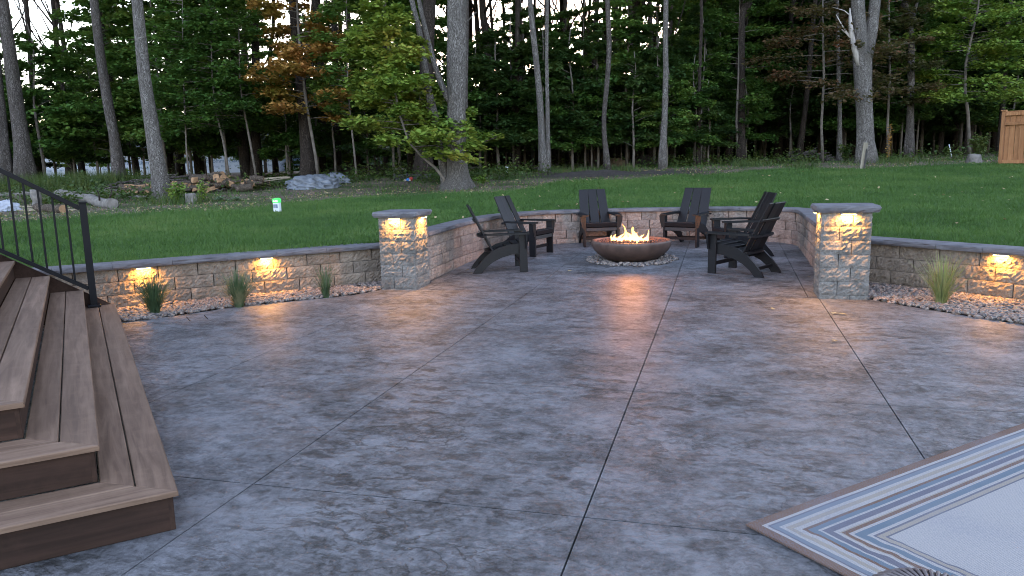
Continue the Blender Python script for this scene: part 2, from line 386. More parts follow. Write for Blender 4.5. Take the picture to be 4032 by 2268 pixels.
M['wrap'] = simple('white_house_wrap', (.50, .54, .62), .7, .06, 1.0, .05, .01)
M['wrapink'] = simple('wrap_print', (.13, .20, .30), .7, .1)
M['osb'] = simple('raw_sheathing', (.33, .22, .12), .9, .3, 3)
M['roof'] = simple('slate_roof', (.06, .065, .085), .9, .3, 2)
M['siding'] = simple('blue_gray_siding', (.20, .24, .30), .8, .1, 2)

# ------------------------------------------------------------------ paths: walls
def resample(pts, step=.02):
    P = [np.array(p, float) for p in pts]; out = [P[0]]
    for a, b in zip(P[:-1], P[1:]):
        L = np.linalg.norm(b-a); n = max(1, int(L/step))
        for i in range(1, n+1): out.append(a+(b-a)*i/n)
    return np.array(out)
def catmull(pts, n=14):
    P = [np.array(p, float) for p in pts]; P = [2*P[0]-P[1]]+P+[2*P[-1]-P[-2]]; out = []
    for i in range(1, len(P)-2):
        for k in range(n):
            t = k/n; a, b, c, d = P[i-1:i+3]
            out.append(.5*((2*b)+(-a+c)*t+(2*a-5*b+4*c-d)*t*t+(-a+3*b-3*c+d)*t**3))
    out.append(P[-2]); return np.array(out)
class Path:
    def __init__(s, pts):
        s.p = resample(pts); d = np.linalg.norm(np.diff(s.p, axis=0), axis=1); s.s = np.concatenate([[0], np.cumsum(d)]); s.L = s.s[-1]
    def at(s, t, off=0.0):
        x = np.interp(t, s.s, s.p[:, 0]); y = np.interp(t, s.s, s.p[:, 1])
        a = np.array([np.interp(t-.04, s.s, s.p[:, 0]), np.interp(t-.04, s.s, s.p[:, 1])]); b = np.array([np.interp(t+.04, s.s, s.p[:, 0]), np.interp(t+.04, s.s, s.p[:, 1])])
        d = (b-a)/np.linalg.norm(b-a); n = np.array([-d[1], d[0]])
        return np.array([x, y])+n*off, d
LEFT = Path([(-10.6, 3.5), (-4.12, 9.875)])
RIGHT = Path([(1.38, 10.41), (6.6, 5.92)])
ULINE = catmull([(-3.83, 9.40), (-3.87, 10.6), (-3.86, 11.7), (-3.72, 12.7), (-3.28, 13.45), (-2.55, 13.88), (-1.5, 14.14), (-.4, 14.28), (.45, 14.22), (.92, 14.02), (1.17, 13.68), (1.21, 13.1), (1.21, 12), (1.21, 10.8), (1.21, 9.42)])
UPATH = Path(ULINE)
CH = .1525
# patio outline (joints cut it into slabs) and lawn edge
edgeL = [(-4.26, 9.09), (-4.30, 8.86), (-4.39, 8.65), (-4.65, 8.34), (-5.12, 7.95), (-5.52, 7.54), (-5.83, 7.06), (-6.04, 6.78), (-6.45, 6.4), (-8.8, 4.2)]
edgeR = [(5.6, 5.2), (3.7, 7.02), (2.75, 7.86), (2.46, 8.08), (2.30, 8.25), (2.02, 8.54), (1.73, 8.84), (1.55, 9.09)]

# ------------------------------------------------------------------ ground: one sheet past the horizon, cut out round the patio
lawn_px = [(-900, 960), (-300, 905), (0, 880), (240, 861), (459, 846), (580, 837), (821, 827), (930, 829), (1030, 815), (1156, 797), (1455, 776), (1800, 760), (1963, 757), (2104, 741), (2200, 713), (2480, 708), (2650, 692), (2806, 689), (3089, 663), (3378, 667), (3712, 650), (4032, 640), (4600, 620)]
lawn_w = np.array([T(*p)[:2] for p in lawn_px])
# edge as depth in terms of lateral ratio so that any point can be tested
RX, RY = math.cos(YAW), math.sin(YAW)
def lat(x, y): return x*RX+y*RY
_lr = lat(lawn_w[:, 0], lawn_w[:, 1])/depth(lawn_w[:, 0], lawn_w[:, 1]); _ld = depth(lawn_w[:, 0], lawn_w[:, 1])
def wood_mask(x, y):
    d = depth(x, y); r = lat(x, y)/np.maximum(d, .1)
    e = np.interp(r, _lr, _ld); return np.clip((d-e)/1.6+.5, 0, 1)
def inside_poly(x, y, poly):
    x = np.asarray(x); y = np.asarray(y); c = np.zeros(x.shape, bool); n = len(poly)
    for i in range(n):
        x0, y0 = poly[i]; x1, y1 = poly[(i+1) % n]
        m = ((y0 > y) != (y1 > y)); xi = (x1-x0)*(y-y0)/((y1-y0) if y1 != y0 else 1e-9)+x0; c ^= (m & (x < xi))
    return c
CUTB = [LEFT.at(t, .16)[0] for t in np.linspace(0, LEFT.L, 8)]+[UPATH.at(t, .16)[0] for t in np.linspace(.75, UPATH.L-1.3, 44)]+[RIGHT.at(t, .16)[0] for t in np.linspace(.1, RIGHT.L, 8)]
YARD_HOLE = [tuple(p) for p in CUTB]+[(7.5, -12), (-11.5, -12)]
soil_c = [T(2230, 690), T(2400, 688), T(2600, 678)]
def build_ground():
    pts = []
    for gx in np.arange(-34, 34.1, .6):
        for gy in np.arange(-12, 44.1, .6): pts.append((gx+rng.uniform(-.12, .12), gy+rng.uniform(-.12, .12)))
    for gx in np.arange(-700, 701, 50):
        for gy in np.arange(-300, 901, 50):
            if abs(gx) > 40 or gy > 50 or gy < -16: pts.append((gx, gy))
    P = np.array(pts); keep = ~inside_poly(P[:, 0], P[:, 1], YARD_HOLE); P = P[keep]
    H = np.array(YARD_HOLE)
    dm = np.min(np.hypot(P[:, None, 0]-H[None, :, 0], P[:, None, 1]-H[None, :, 1]), axis=1); P = P[dm > .2]
    V = [Vector(h) for h in YARD_HOLE]+[Vector(p) for p in P]; nH = len(YARD_HOLE)
    vo, eo, fo, *_ = delaunay_2d_cdt(V, [(i, (i+1) % nH) for i in range(nH)], [], 0, 1e-5)
    X = np.array([v[:] for v in vo]); FA = np.array([f for f in fo if len(f) == 3])
    C = X[FA].mean(axis=1); FA = FA[~inside_poly(C[:, 0], C[:, 1], YARD_HOLE)]; C = X[FA].mean(axis=1)
    Z = tzv(X[:, 0], X[:, 1]); XYZ = np.column_stack([X, Z])
    for i, (x, y) in enumerate(X):
        if 14 < depth(x, y) < 60: XYZ[i, 2] += .04*mnoise.noise(Vector((x*.5, y*.5, 0)))*min(1, (depth(x, y)-14)/4)
    # winding up
    a, b, c = X[FA[:, 0]], X[FA[:, 1]], X[FA[:, 2]]; cr = (b[:, 0]-a[:, 0])*(c[:, 1]-a[:, 1])-(b[:, 1]-a[:, 1])*(c[:, 0]-a[:, 0]); FA[cr < 0] = FA[cr < 0][:, ::-1]
    wm = wood_mask(X[:, 0], X[:, 1])
    so = np.zeros(len(X))
    for s0 in soil_c: so = np.maximum(so, np.clip(1.5-np.hypot((lat(X[:, 0], X[:, 1])-lat(s0[0], s0[1]))/1.5, (depth(X[:, 0], X[:, 1])-depth(s0[0], s0[1]))/1.1), 0, 1))
    wc = wood_mask(C[:, 0], C[:, 1])
    for nm, sel in (('lawn', wc < .5), ('forest_floor', wc >= .5)):
        f = FA[sel]; u, inv = np.unique(f, return_inverse=True); f2 = inv.reshape(f.shape)
        me = np_mesh(nm, XYZ[u], f2, M['ground'], True)
        for an, arr in (('wood', wm), ('soil', so)):
            at = me.attributes.new(an, 'FLOAT', 'POINT'); at.data.foreach_set('value', arr[u].astype(np.float32))
        tag(link(nm, me), kind='structure')
build_ground()

# ------------------------------------------------------------------ patio slabs
def clip(poly, a, b, c):                       # keep a*x+b*y<=c
    out = []
    for i in range(len(poly)):
        p, q = poly[i], poly[(i+1) % len(poly)]; dp = a*p[0]+b*p[1]-c; dq = a*q[0]+b*q[1]-c
        if dp <= 0: out.append(p)
        if dp*dq < 0: t = dp/(dp-dq); out.append((p[0]+(q[0]-p[0])*t, p[1]+(q[1]-p[1])*t))
    return out
patio = tag(empty('patio'), kind='structure')
def slab(poly, x0, x1, y0, y1):
    gp = .004
    for a, b, c in ((-1, 0, -(x0+gp)), (1, 0, x1-gp), (0, -1, -(y0+gp)), (0, 1, y1-gp)):
        poly = clip(poly, a, b, c)
        if len(poly) < 3: return
    P = []
    for p in poly:
        if not P or math.hypot(p[0]-P[-1][0], p[1]-P[-1][1]) > 1e-4: P.append(p)
    if len(P) > 2 and math.hypot(P[0][0]-P[-1][0], P[0][1]-P[-1][1]) < 1e-4: P.pop()
    if len(P) < 3: return
    A = sum(P[i][0]*P[(i+1) % len(P)][1]-P[(i+1) % len(P)][0]*P[i][1] for i in range(len(P)))/2
    if abs(A) < .004: return
    if A < 0: P = P[::-1]
    m = MB(); n = len(P); cx = sum(p[0] for p in P)/n; cy = sum(p[1] for p in P)/n
    top = [(x, y, patz(y)) for x, y in P]; bev = [(x+(x-cx)*0, y, patz(y)-.1) for x, y in P]
    m.add(top+bev, [tuple(range(n))]+[(i, i+n, (i+1) % n+n, (i+1) % n) for i in range(n)])
    m.obj('slab', M['patio'], patio)
south = [(-8.8, -4)]+[(6.6, -4), (6.6, 4.2)]+edgeR+edgeL
XJ = [-8.9, -5.6, -3.84, -2.30, -.585, 1.045, 2.68, 4.3, 6.7]; YJ = [-4.1, -.7, 1.25, 3.215, 5.17, 7.13, 9.09]
for i in range(len(XJ)-1):
    for j in range(len(YJ)-1): slab(south, XJ[i], XJ[i+1], YJ[j], YJ[j+1])
XN = [-4.3, -3.66, -2.30, -.585, .935, 1.6]; YN = [9.09, 11.05, 13.0, 14.7]
north = [(-3.98, 9.09), (1.34, 9.09), (1.34, 14.0), (.9, 14.45), (-.5, 14.5), (-2.7, 14.1), (-3.5, 13.6), (-3.98, 12.7)]
for i in range(5):
    for j in range(3): slab(north, XN[i], XN[i+1], YN[j], YN[j+1])
m = MB(); m.add([(-8.8, -4, -.018), (6.6, -4, -.018), (6.6, 9.09, -.018), (-8.8, 9.09, -.018), (-4.2, 9.09, -.018), (1.5, 9.09, -.018), (1.5, 14.6, patz(14.6)-.018), (-4.2, 14.6, patz(14.6)-.018)], [(0, 1, 2, 3), (4, 5, 6, 7)])
m.obj('joint_filler', M['joint'], patio)

# ------------------------------------------------------------------ wall blocks
def rough_face(nx, nz, amp, seed, bulge=.006):
    """heights on a grid, zero on the border"""
    H = np.zeros((nz+1, nx+1))
    for j in range(nz+1):
        for i in range(nx+1):
            e = min(i, nx-i)/nx*nx; f = min(j, nz-j)
            w = 0 if (e == 0 or f == 0) else (.75 if (e == 1 or f == 1) else 1)
            H[j, i] = w*(bulge+amp*(mnoise.fractal(Vector((i*.75+seed*7.3, j*.85+seed*3.1, seed)), .8, 2.1, 4)+.55*mnoise.noise(Vector((i*2.3+seed, j*2.9, seed*2)))))
    return H
def block_mesh(name, L, H, D, seed, sides=('f',), amp=.011, mat=None, gap=.005, z_off=0.0, res=.025):
    """x 0..L, front face at y=0 looking -Y, z 0..H"""
    x0, x1, z0, z1 = gap, L-gap, gap*.6, H-gap*.4; m = MB()
    nz = max(3, int(round(H/res)))
    def face(o, ux, W, out, s, rough):
        nx = max(3, int(round(W/res))) if rough else 1; nzz = nz if rough else 1
        hm = rough_face(nx, nzz, amp, s) if rough else np.zeros((2, 2))
        vs = []; fs = []
        for j in range(nzz+1):
            for i in range(nx+1):
                p = Vector(o)+Vector(ux)*(W*i/nx)+Vector((0, 0, (z1-z0)*j/nzz))+Vector(out)*float(hm[j, i]); vs.append(p)
        for j in range(nzz):
            for i in range(nx): a = j*(nx+1)+i; fs.append((a, a+1, a+nx+2, a+nx+1))
        m.add(vs, fs, False)
    face((x0, 0, z0), (1, 0, 0), x1-x0, (0, -1, 0), seed, 'f' in sides)
    face((x1, 0, z0), (0, 1, 0), D, (1, 0, 0), seed+11, 'r' in sides)
    face((x1, D, z0), (-1, 0, 0), x1-x0, (0, 1, 0), seed+23, 'b' in sides)
    face((x0, D, z0), (0, -1, 0), D, (-1, 0, 0), seed+37, 'l' in sides)
    m.add([(x0, 0, z1), (x1, 0, z1), (x1, D, z1), (x0, D, z1)], [(0, 1, 2, 3)])
    m.add([(x0, 0, z0), (x1, 0, z0), (x1, D, z0), (x0, D, z0)], [(3, 2, 1, 0)])
    bm = bmesh.new()
    me = bpy.data.meshes.new(name); me.from_pydata([tuple(v) for v in m.v], [], m.f)
    bm.from_mesh(me); bmesh.ops.remove_doubles(bm, verts=bm.verts, dist=.0004); bm.to_mesh(me); bm.free()
    if mat: me.materials.append(mat)
    return me
_bc = {}
def get_block(L, var):
    k = (round(L, 3), var)
    if k not in _bc: _bc[k] = block_mesh('block', L, CH, .24, 3.7*var+L*19, amp=.013)
    return _bc[k]
def wall(name, path, z0, ncourse, lens, mat, label, start_courses, setback=.010, t0=0.0, t1=None):
    w = empty(name); tag(w, label, 'wall', None, 'thing'); t1 = t1 or path.L
    for c in range(ncourse):
        t = t0-(lens[0]*.5 if c % 2 else 0)+.05*c; k = c*3
        while t < t1:
            L = lens[k % len(lens)]; k += 1
            a = max(t, t0); 
            mid = t+L/2
            if mid > t0 and mid < t1+L*.5:
                p0, _ = path.at(max(t, 0)); p1, _ = path.at(min(t+L, path.L))
                d = p1-p0; ll = np.linalg.norm(d)
                if ll > L*.5:
                    d /= ll; n = np.array([-d[1], d[0]]); s = (p0+n*setback*(c-ncourse)+n*0)
                    s = p0+n*(setback*c+random.uniform(-.003, .003)); z = z0+CH*c
                    o = link('block', get_block(L, random.randrange(5)), w, (s[0], s[1], z), math.atan2(d[1], d[0]), mat)
                    o.scale = (ll/L, 1, 1)
            t += L
    return w
def backing(w, path, z0, z1):
    m = MB(); ts = np.linspace(0, path.L, max(2, int(path.L/.15))); vs = []
    for t in ts:
        for off, z in ((.12, z0), (.12, z1), (.22, z1), (.22, z0)): p, _ = path.at(t, off); vs.append((p[0], p[1], z))
    n = len(ts); m.add(vs, [(i*4+j, i*4+(j+1) % 4, i*4+4+(j+1) % 4, i*4+4+j) for i in range(n-1) for j in range(4)]+[(0, 1, 2, 3), (n*4-4, n*4-3, n*4-2, n*4-1)]); m.obj('backfill', M['bedsoil'], w)
def caps(w, path, z, lens, t0, t1, front, back, h, seed=0):
    t = t0; k = seed
    while t < t1-.02:
        L = min(lens[k % len(lens)], t1-t); k += 1
        if t1-(t+L) < .12: L = t1-t
        n = max(5, int(L/.05)); top = []; mesh = MB(); g_ = .002
        ts = np.linspace(t+g_, t+L-g_, n+1)
        F0 = []; 
        for q, tt in enumerate(ts):
            for row, zz in enumerate((0, .3, .62, .86, 1.0)):
                amp = 0 if row in (0,) else 1
                o = front+(.004 if row == 0 else 0)-(.010*mnoise.fractal(Vector((tt*9, row*1.7, seed+z)), .9, 2, 3) if row in (1, 2, 3) else 0)-(.004 if row in (1, 2) else 0)+(.008 if row == 4 else 0)
                p, _ = path.at(tt, o); F0.append((p[0], p[1], z+h*zz))
            p, _ = path.at(tt, back); F0.append((p[0], p[1], z+h)); F0.append((p[0], p[1], z))
        fs = []
        for i in range(n):
            for j in range(7): a = i*7+j; b = i*7+(j+1) % 7; fs.append((a, a+7, b+7, b))
        fs.append(tuple(range(7))); fs.append(tuple(n*7+i for i in range(7))[::-1])
        mesh.add(F0, fs); mesh.obj('cap_stone', M['cap'], w)
        t += L
WL = wall('retaining_wall', LEFT, .02-CH, 4, [.44, .44, .46, .43], M['block_tan'], 'tan split-face block retaining wall left of the left pillar with gray caps', 4, t0=1.0)
caps(WL, LEFT, .02+3*CH+.001, [.62, .60, .64], 1.0, LEFT.L, -.035, .28, .062, 1)
WR = wall('retaining_wall', RIGHT, .045-CH, 4, [.44, .45, .43, .46], M['block_tan'], 'tan split-face block retaining wall right of the right pillar beside the rug side', 4)
caps(WR, RIGHT, .045+3*CH+.001, [.62, .50, .64], 0, RIGHT.L, -.035, .28, .062, 2)
WU = wall('seat_wall', UPATH, .02, 4, [.30, .40, .22, .36, .30, .26], M['block_pink'], 'pinkish block seat wall curving round the fire bowl and black chairs', 4, setback=.006)
caps(WU, UPATH, .02+4*CH+.001, [.34, .36, .33], 0, UPATH.L, -.035, .28, .062, 3)

backing(WL, LEFT, -.2, .02+3*CH-.01); backing(WR, RIGHT, -.2, .045+3*CH-.01); backing(WU, UPATH, -.1, .02+4*CH-.01)
# ------------------------------------------------------------------ pillars
def pillar(x, y, w, d, z0, label, capx):
    r = empty('stone_pillar', (x, y, 0)); tag(r, label, 'pillar')
    zs = [(-.03, z0+.005+.03)]+[(z0+.005+CH*i, CH) for i in range(6)]
    for i, (z, h) in enumerate(zs):
        sp = w*(.37 if i % 2 else .62)
        if i == 6: sp = w*.63
        for a, b, sides in ((0, sp, 'lfb'), (sp, w, 'rfb')):
            me = block_mesh('block', b-a, h, d, 5.3*i+a*9+x, tuple(sides), .0125, M['block_gray'], .0032)
            link('block', me, r, (a, 0, z))
    zt = zs[-1][0]+CH+.002
    m = MB(); nn = 26; ring = []
    x0, x1, y0, y1 = capx
    loop = []
    cs = [(x0, y0), (x1, y0), (x1, y1), (x0, y1)]
    for k in range(4):
        a, b = cs[k], cs[(k+1) % 4]
        for i in range(nn//2): t = i/(nn//2); loop.append((a[0]+(b[0]-a[0])*t, a[1]+(b[1]-a[1])*t))
    cx, cy = (x0+x1)/2, (y0+y1)/2; n = len(loop); rows = []
    for row, (zz, ins) in enumerate(((0, .02), (.35, .004), (.7, 0), (1.0, .012))):
        for i, (px, py) in enumerate(loop):
            q = 1-(ins+.012*(mnoise.fractal(Vector((px*11+x, py*11, row*1.3)), .9, 2, 3)+.3))/(x1-cx)
            cq = .965 if i % (nn//2) == 0 else 1.0
            rows.append((cx+(px-cx)*q*cq, cy+(py-cy)*q*cq, zt+.07*zz+.0*row))
    fs = [tuple(range(n))[::-1], tuple(range(3*n, 4*n))]
    for j in range(3):
        for i in range(n): fs.append((j*n+i, j*n+(i+1) % n, (j+1)*n+(i+1) % n, (j+1)*n+i))
    m.add(rows, fs); m.obj('cap_stone', M['cap'], r)
    return r
pillar(1.035, 9.02, .515, .50, .04, 'right stone pillar with wide slab cap and lamp on its front face', (-.07, .60, -.065, .56))
pillar(-4.265, 9.00, .49, .46, .01, 'left stone pillar with slab cap and lamps on two faces', (-.075, .555, -.065, .53))

# ------------------------------------------------------------------ lamps under the caps
LAMP = (1.0, .42, .06)
lens_mat = mat_emit('lamp_lens', (1.0, .55, .14), 5)
def wall_lamp(px, py, nx, ny, z, label, w=.17, power=.62):
    """px,py on the wall face, (nx,ny) outward"""
    rz = math.atan2(ny, nx)+PI/2                     # local -Y outward
    r = empty('wall_lamp', (px+nx*.018, py+ny*.018, z), rz); tag(r, label, 'lamp', 'hardscape lamps under the cap stones')
    MB().box((0, -.016, -.006), (w, .045, .010)).obj('housing', M['loggray'], r)
    MB().box((0, -.018, -.0145), (w*.86, .022, .006), ch=.001).obj('lens', lens_mat, r)
    ld = bpy.data.lights.new('lamp_light', 'AREA'); ld.shape = 'RECTANGLE'; ld.size = w*.85; ld.size_y = .02; ld.energy = power; ld.color = LAMP; ld.spread = math.radians(170)
    lo = bpy.data.objects.new('lamp_light', ld); COL.objects.link(lo); lo.parent = r; lo.location = (0, -.014, -.020); lo.rotation_euler = (math.radians(-4), 0, 0)
def on_path(path, X, off=-.002, ax=0):
    ts = np.linspace(0, path.L, 2000); P = np.array([path.at(t, off)[0] for t in ts]); best = np.argmin(abs(P[:, ax]-X)); p, d = path.at(ts[best], off); return p, np.array([d[1], -d[0]])
pL1 = G(521, 1062, .47); pL2 = G(1016, 1022, .47); pR1 = G(4030, 1030, .50)
for pp, path, zc, lb in ((pL1, LEFT, .02+3*CH, 'lit lamp under the left wall cap nearest the stairs'), (pL2, LEFT, .02+3*CH, 'lit lamp under the left wall cap above the middle grass tuft'), (pR1, RIGHT, .045+3*CH, 'lit lamp under the right wall cap at the picture edge')):
    p, n = on_path(path, pp[0], .014); wall_lamp(p[0], p[1], n[0], n[1], zc, lb)
wall_lamp(-4.265+.245, 9.00-.010, 0, -1, .01+.005+6*CH-.002, 'lit lamp on the front face of the left pillar', power=.7)
wall_lamp(-4.265+.49+.010, 9.00+.23, 1, 0, .01+.005+6*CH-.002, 'lit lamp on the side face of the left pillar facing the chairs')
wall_lamp(1.035+.27, 9.02-.010, 0, -1, .04+.005+6*CH-.002, 'lit lamp on the front face of the right pillar', power=.8)
wall_lamp(1.035-.010, 9.02+.22, -1, 0, .04+.005+6*CH-.002, 'lit lamp on the side face of the right pillar facing the chairs')

# ------------------------------------------------------------------ pebble beds
def pebble_mesh(seed):
    bm = bmesh.new(); bmesh.ops.create_icosphere(bm, subdivisions=1, radius=1)
    for v in bm.verts:
        k = 1+.22*mnoise.noise(v.co*1.1+Vector((seed*5, 0, 0))); v.co = Vector((v.co.x*k*1.0, v.co.y*k*.78, v.co.z*k*.5))
    me = bpy.data.meshes.new('pebble'); bm.to_mesh(me); bm.free(); me.polygons.foreach_set('use_smooth', np.ones(len(me.polygons), bool)); me.materials.append(M['pebble']); return me
PEB = [pebble_mesh(i) for i in range(8)]
def pebble_bed(name, poly, z, dens, rmin, rmax, zfun=None, holes=None, nind=300, soil=True, layers=2):
    root = tag(empty(name), kind='structure')
    xs = [p[0] for p in poly]; ys = [p[1] for p in poly]
    if soil:
        m = MB(); m.add([(x, y, z-.03) for x, y in poly], [tuple(range(len(poly)))]); m.obj('bed_soil', M['bedsoil'], root)
    A = (max(xs)-min(xs))*(max(ys)-min(ys)); n = int(A*dens)
    X = rng.uniform(min(xs), max(xs), n); Y = rng.uniform(min(ys), max(ys), n); k = inside_poly(X, Y, poly)
    if holes: k &= ~holes(X, Y)
    X, Y = X[k], Y[k]; D = np.hypot(X, Y); o = np.argsort(D); X, Y = X[o], Y[o]
    vv = []; ff = []; base = 0
    for i in range(len(X)):
        r = rng.uniform(rmin, rmax)*(1.25 if rng.random() < .12 else 1); zz = z+rng.uniform(-.004, .022)*(layers > 1)
        if zfun: zz = zfun(X[i], Y[i])+r*.35
        a, tx, ty = rng.uniform(0, 6.28), rng.uniform(-.35, .35), rng.uniform(-.35, .35)
        me = PEB[i % 8]
        if i < nind: link('pebble', me, root, (X[i], Y[i], zz), rot=(tx, ty, a), scale=r)
        else:
            R = (Matrix.Translation((X[i], Y[i], zz)) @ Matrix.Rotation(a, 4, 'Z') @ Matrix.Rotation(tx, 4, 'X') @ Matrix.Rotation(ty, 4, 'Y') @ Matrix.Scale(r, 4))
            c = np.array([v.co[:] for v in me.vertices]); Rn = np.array(R); vv.append(c @ Rn[:3, :3].T+Rn[:3, 3]); ff.append(np.array([p.vertices[:] for p in me.polygons])+base); base += len(c)
    if vv:
        me = np_mesh('pebbles', np.concatenate(vv), np.concatenate(ff), M['pebble'], True); tag(link('pebbles', me, root), kind='stuff')
    return root
wl = [tuple(LEFT.at(t, .03)[0]) for t in np.linspace(LEFT.L, 2.2, 8)]
pebble_bed('pebble_bed', [tuple(p) for p in edgeL[:-1]]+[(-8.0, 4.9)]+wl[::-1]+[(-4.27, 9.5)], .006, 850, .019, .046)
wr = [tuple(RIGHT.at(t, .03)[0]) for t in np.linspace(0, RIGHT.L-1.2, 8)]
pebble_bed('pebble_bed', [tuple(p) for p in edgeR[::-1]][:-1]+[(4.6, 6.2)]+wr[::-1]+[(1.56, 9.9)], .006, 720, .020, .050)
BC = (-1.37, 11.82)
ring = [(BC[0]+.69*math.cos(t)*(1+.015*math.sin(5*t)), BC[1]+.69*math.sin(t)) for t in np.linspace(0, 2*PI, 40, endpoint=False)]
pebble_bed('pebble_ring', ring, .05, 430, .028, .048, zfun=lambda x, y: patz(y), holes=lambda X, Y: np.hypot(X-BC[0], Y-BC[1]) < .40, soil=False)

# ------------------------------------------------------------------ fire bowl
zb = patz(BC[1])+.005
bowl = empty('fire_bowl', (BC[0], BC[1], zb)); tag(bowl, 'round dark concrete fire bowl burning in the middle of the chairs', 'fire bowl')
prof = [(0, .0), (.30, .0), (.36, .008), (.44, .045), (.52, .105), (.575, .165), (.605, .225), (.612, .275), (.608, .300), (.600, .306), (.572, .306), (.562, .300), (.553, .270), (.50, .265)]
MB().lathe(prof, 96).obj('bowl', M['bowl'], bowl)
lm = []
bmv = []; fv = []; base = 0
for i in range(900):
    r = .555*math.sqrt(rng.random()); a = rng.uniform(0, 6.28); s = rng.uniform(.012, .022)
    me = PEB[i % 8]; c = np.array([v.co[:] for v in me.vertices])*s*np.array([1, 1, 1.6])
    c += rng.normal(0, s*.14, c.shape); th = rng.uniform(0, 6.28); ct, st = math.cos(th), math.sin(th); c = c @ np.array([[ct, st, 0], [-st, ct, 0], [0, 0, 1]])
    bmv.append(c+[r*math.cos(a), r*math.sin(a), .272+.02*(1-r/.55)+rng.uniform(0, .01)]); fv.append(np.array([p.vertices[:] for p in me.polygons])+base); base += len(c)
tag(link('lava_rocks', np_mesh('lava_rocks', np.concatenate(bmv), np.concatenate(fv), M['lava']), bowl), kind='stuff')
# flames
def mat_flame():
    t = NT('flame'); c = t.n('ShaderNodeTexCoord').outputs['Object']; z = t.n('ShaderNodeSeparateXYZ', {0: c}).outputs[2]
    n = t.math('ADD', z, t.math('MULTIPLY', t.math('SUBTRACT', t.noise(t.pos((1, 1, .5), obj=True), 18, 3, .6), .5), .10))
    col = t.ramp(t.math('MULTIPLY', n, 2.6), [(0, (1, .50, .16)), (.45, (1, .42, .10)), (.8, (1, .27, .045)), (1, (1, .16, .02))])
    e = t.n('ShaderNodeEmission', {'Color': col, 'Strength': t.ramp(t.math('MULTIPLY', n, 2.6), [(0, 1.0), (.6, .75), (1, .25)])})
    st = t.math('MULTIPLY', t.ramp(t.math('MULTIPLY', n, 2.6), [(0, 1.0), (.6, .7), (1, .3)]), .38); t.l(st, e.inputs['Strength'])
    tr = t.n('ShaderNodeBsdfTransparent'); lw = t.n('ShaderNodeLayerWeight', {'Blend': .35}).outputs['Facing']
    m = t.n('ShaderNodeMixShader', {0: t.ramp(lw, [(.35, 0.0), (.95, 1.0)])}); t.l(e.outputs[0], m.inputs[1]); t.l(tr.outputs[0], m.inputs[2]); t.l(m.outputs[0], t.out.inputs[0]); return t.m
M['flame'] = mat_flame()
fire = empty('fire', (BC[0], BC[1], zb+.275)); tag(fire, 'bright yellow gas flames burning on the lava rocks in the bowl', 'fire')
def tongue(x, y, h, w, seed):
    pts = []; rad = []; N = 12
    for i in range(N):
        t = i/(N-1); pts.append((x+w*.9*math.sin(t*4.2+seed)*t+(.25*h*t*t*math.sin(seed*2.1)), y+.4*w*math.cos(t*3+seed)*t, h*t)); rad.append(max(.001, w*(math.sin(min(1, t*1.5+.25)*PI*.72)**1.0)*(1-t)**.75))
    MB().tube(pts, rad, 10, .35, True, seed).obj('flame', M['flame'], fire)
for (x, y, h, w) in [(-.27, 0, .11, .035), (-.22, .04, .12, .045), (-.15, -.02, .14, .05), (-.08, .03, .15, .055), (-.06, 0, .30, .030), (-.01, -.03, .17, .06), (.03, .04, .25, .055), (.06, -.02, .22, .06), (.10, .02, .24, .05), (.13, .03, .15, .055), (.18, 0, .12, .045), (.23, .02, .10, .035), (.27, -.01, .20, .026), (0, .1, .13, .05), (-.12, .12, .10, .04), (.12, -.1, .09, .04)]:
    tongue(x-.02, y, h*.92, w, x*17+y*5)
fl = bpy.data.lights.new('fire_light', 'POINT'); fl.energy = 4.2; fl.color = (1, .36, .10); fl.shadow_soft_size = .12
flo = bpy.data.objects.new('fire_light', fl); COL.objects.link(flo); flo.parent = fire; flo.location = (0, 0, .20)

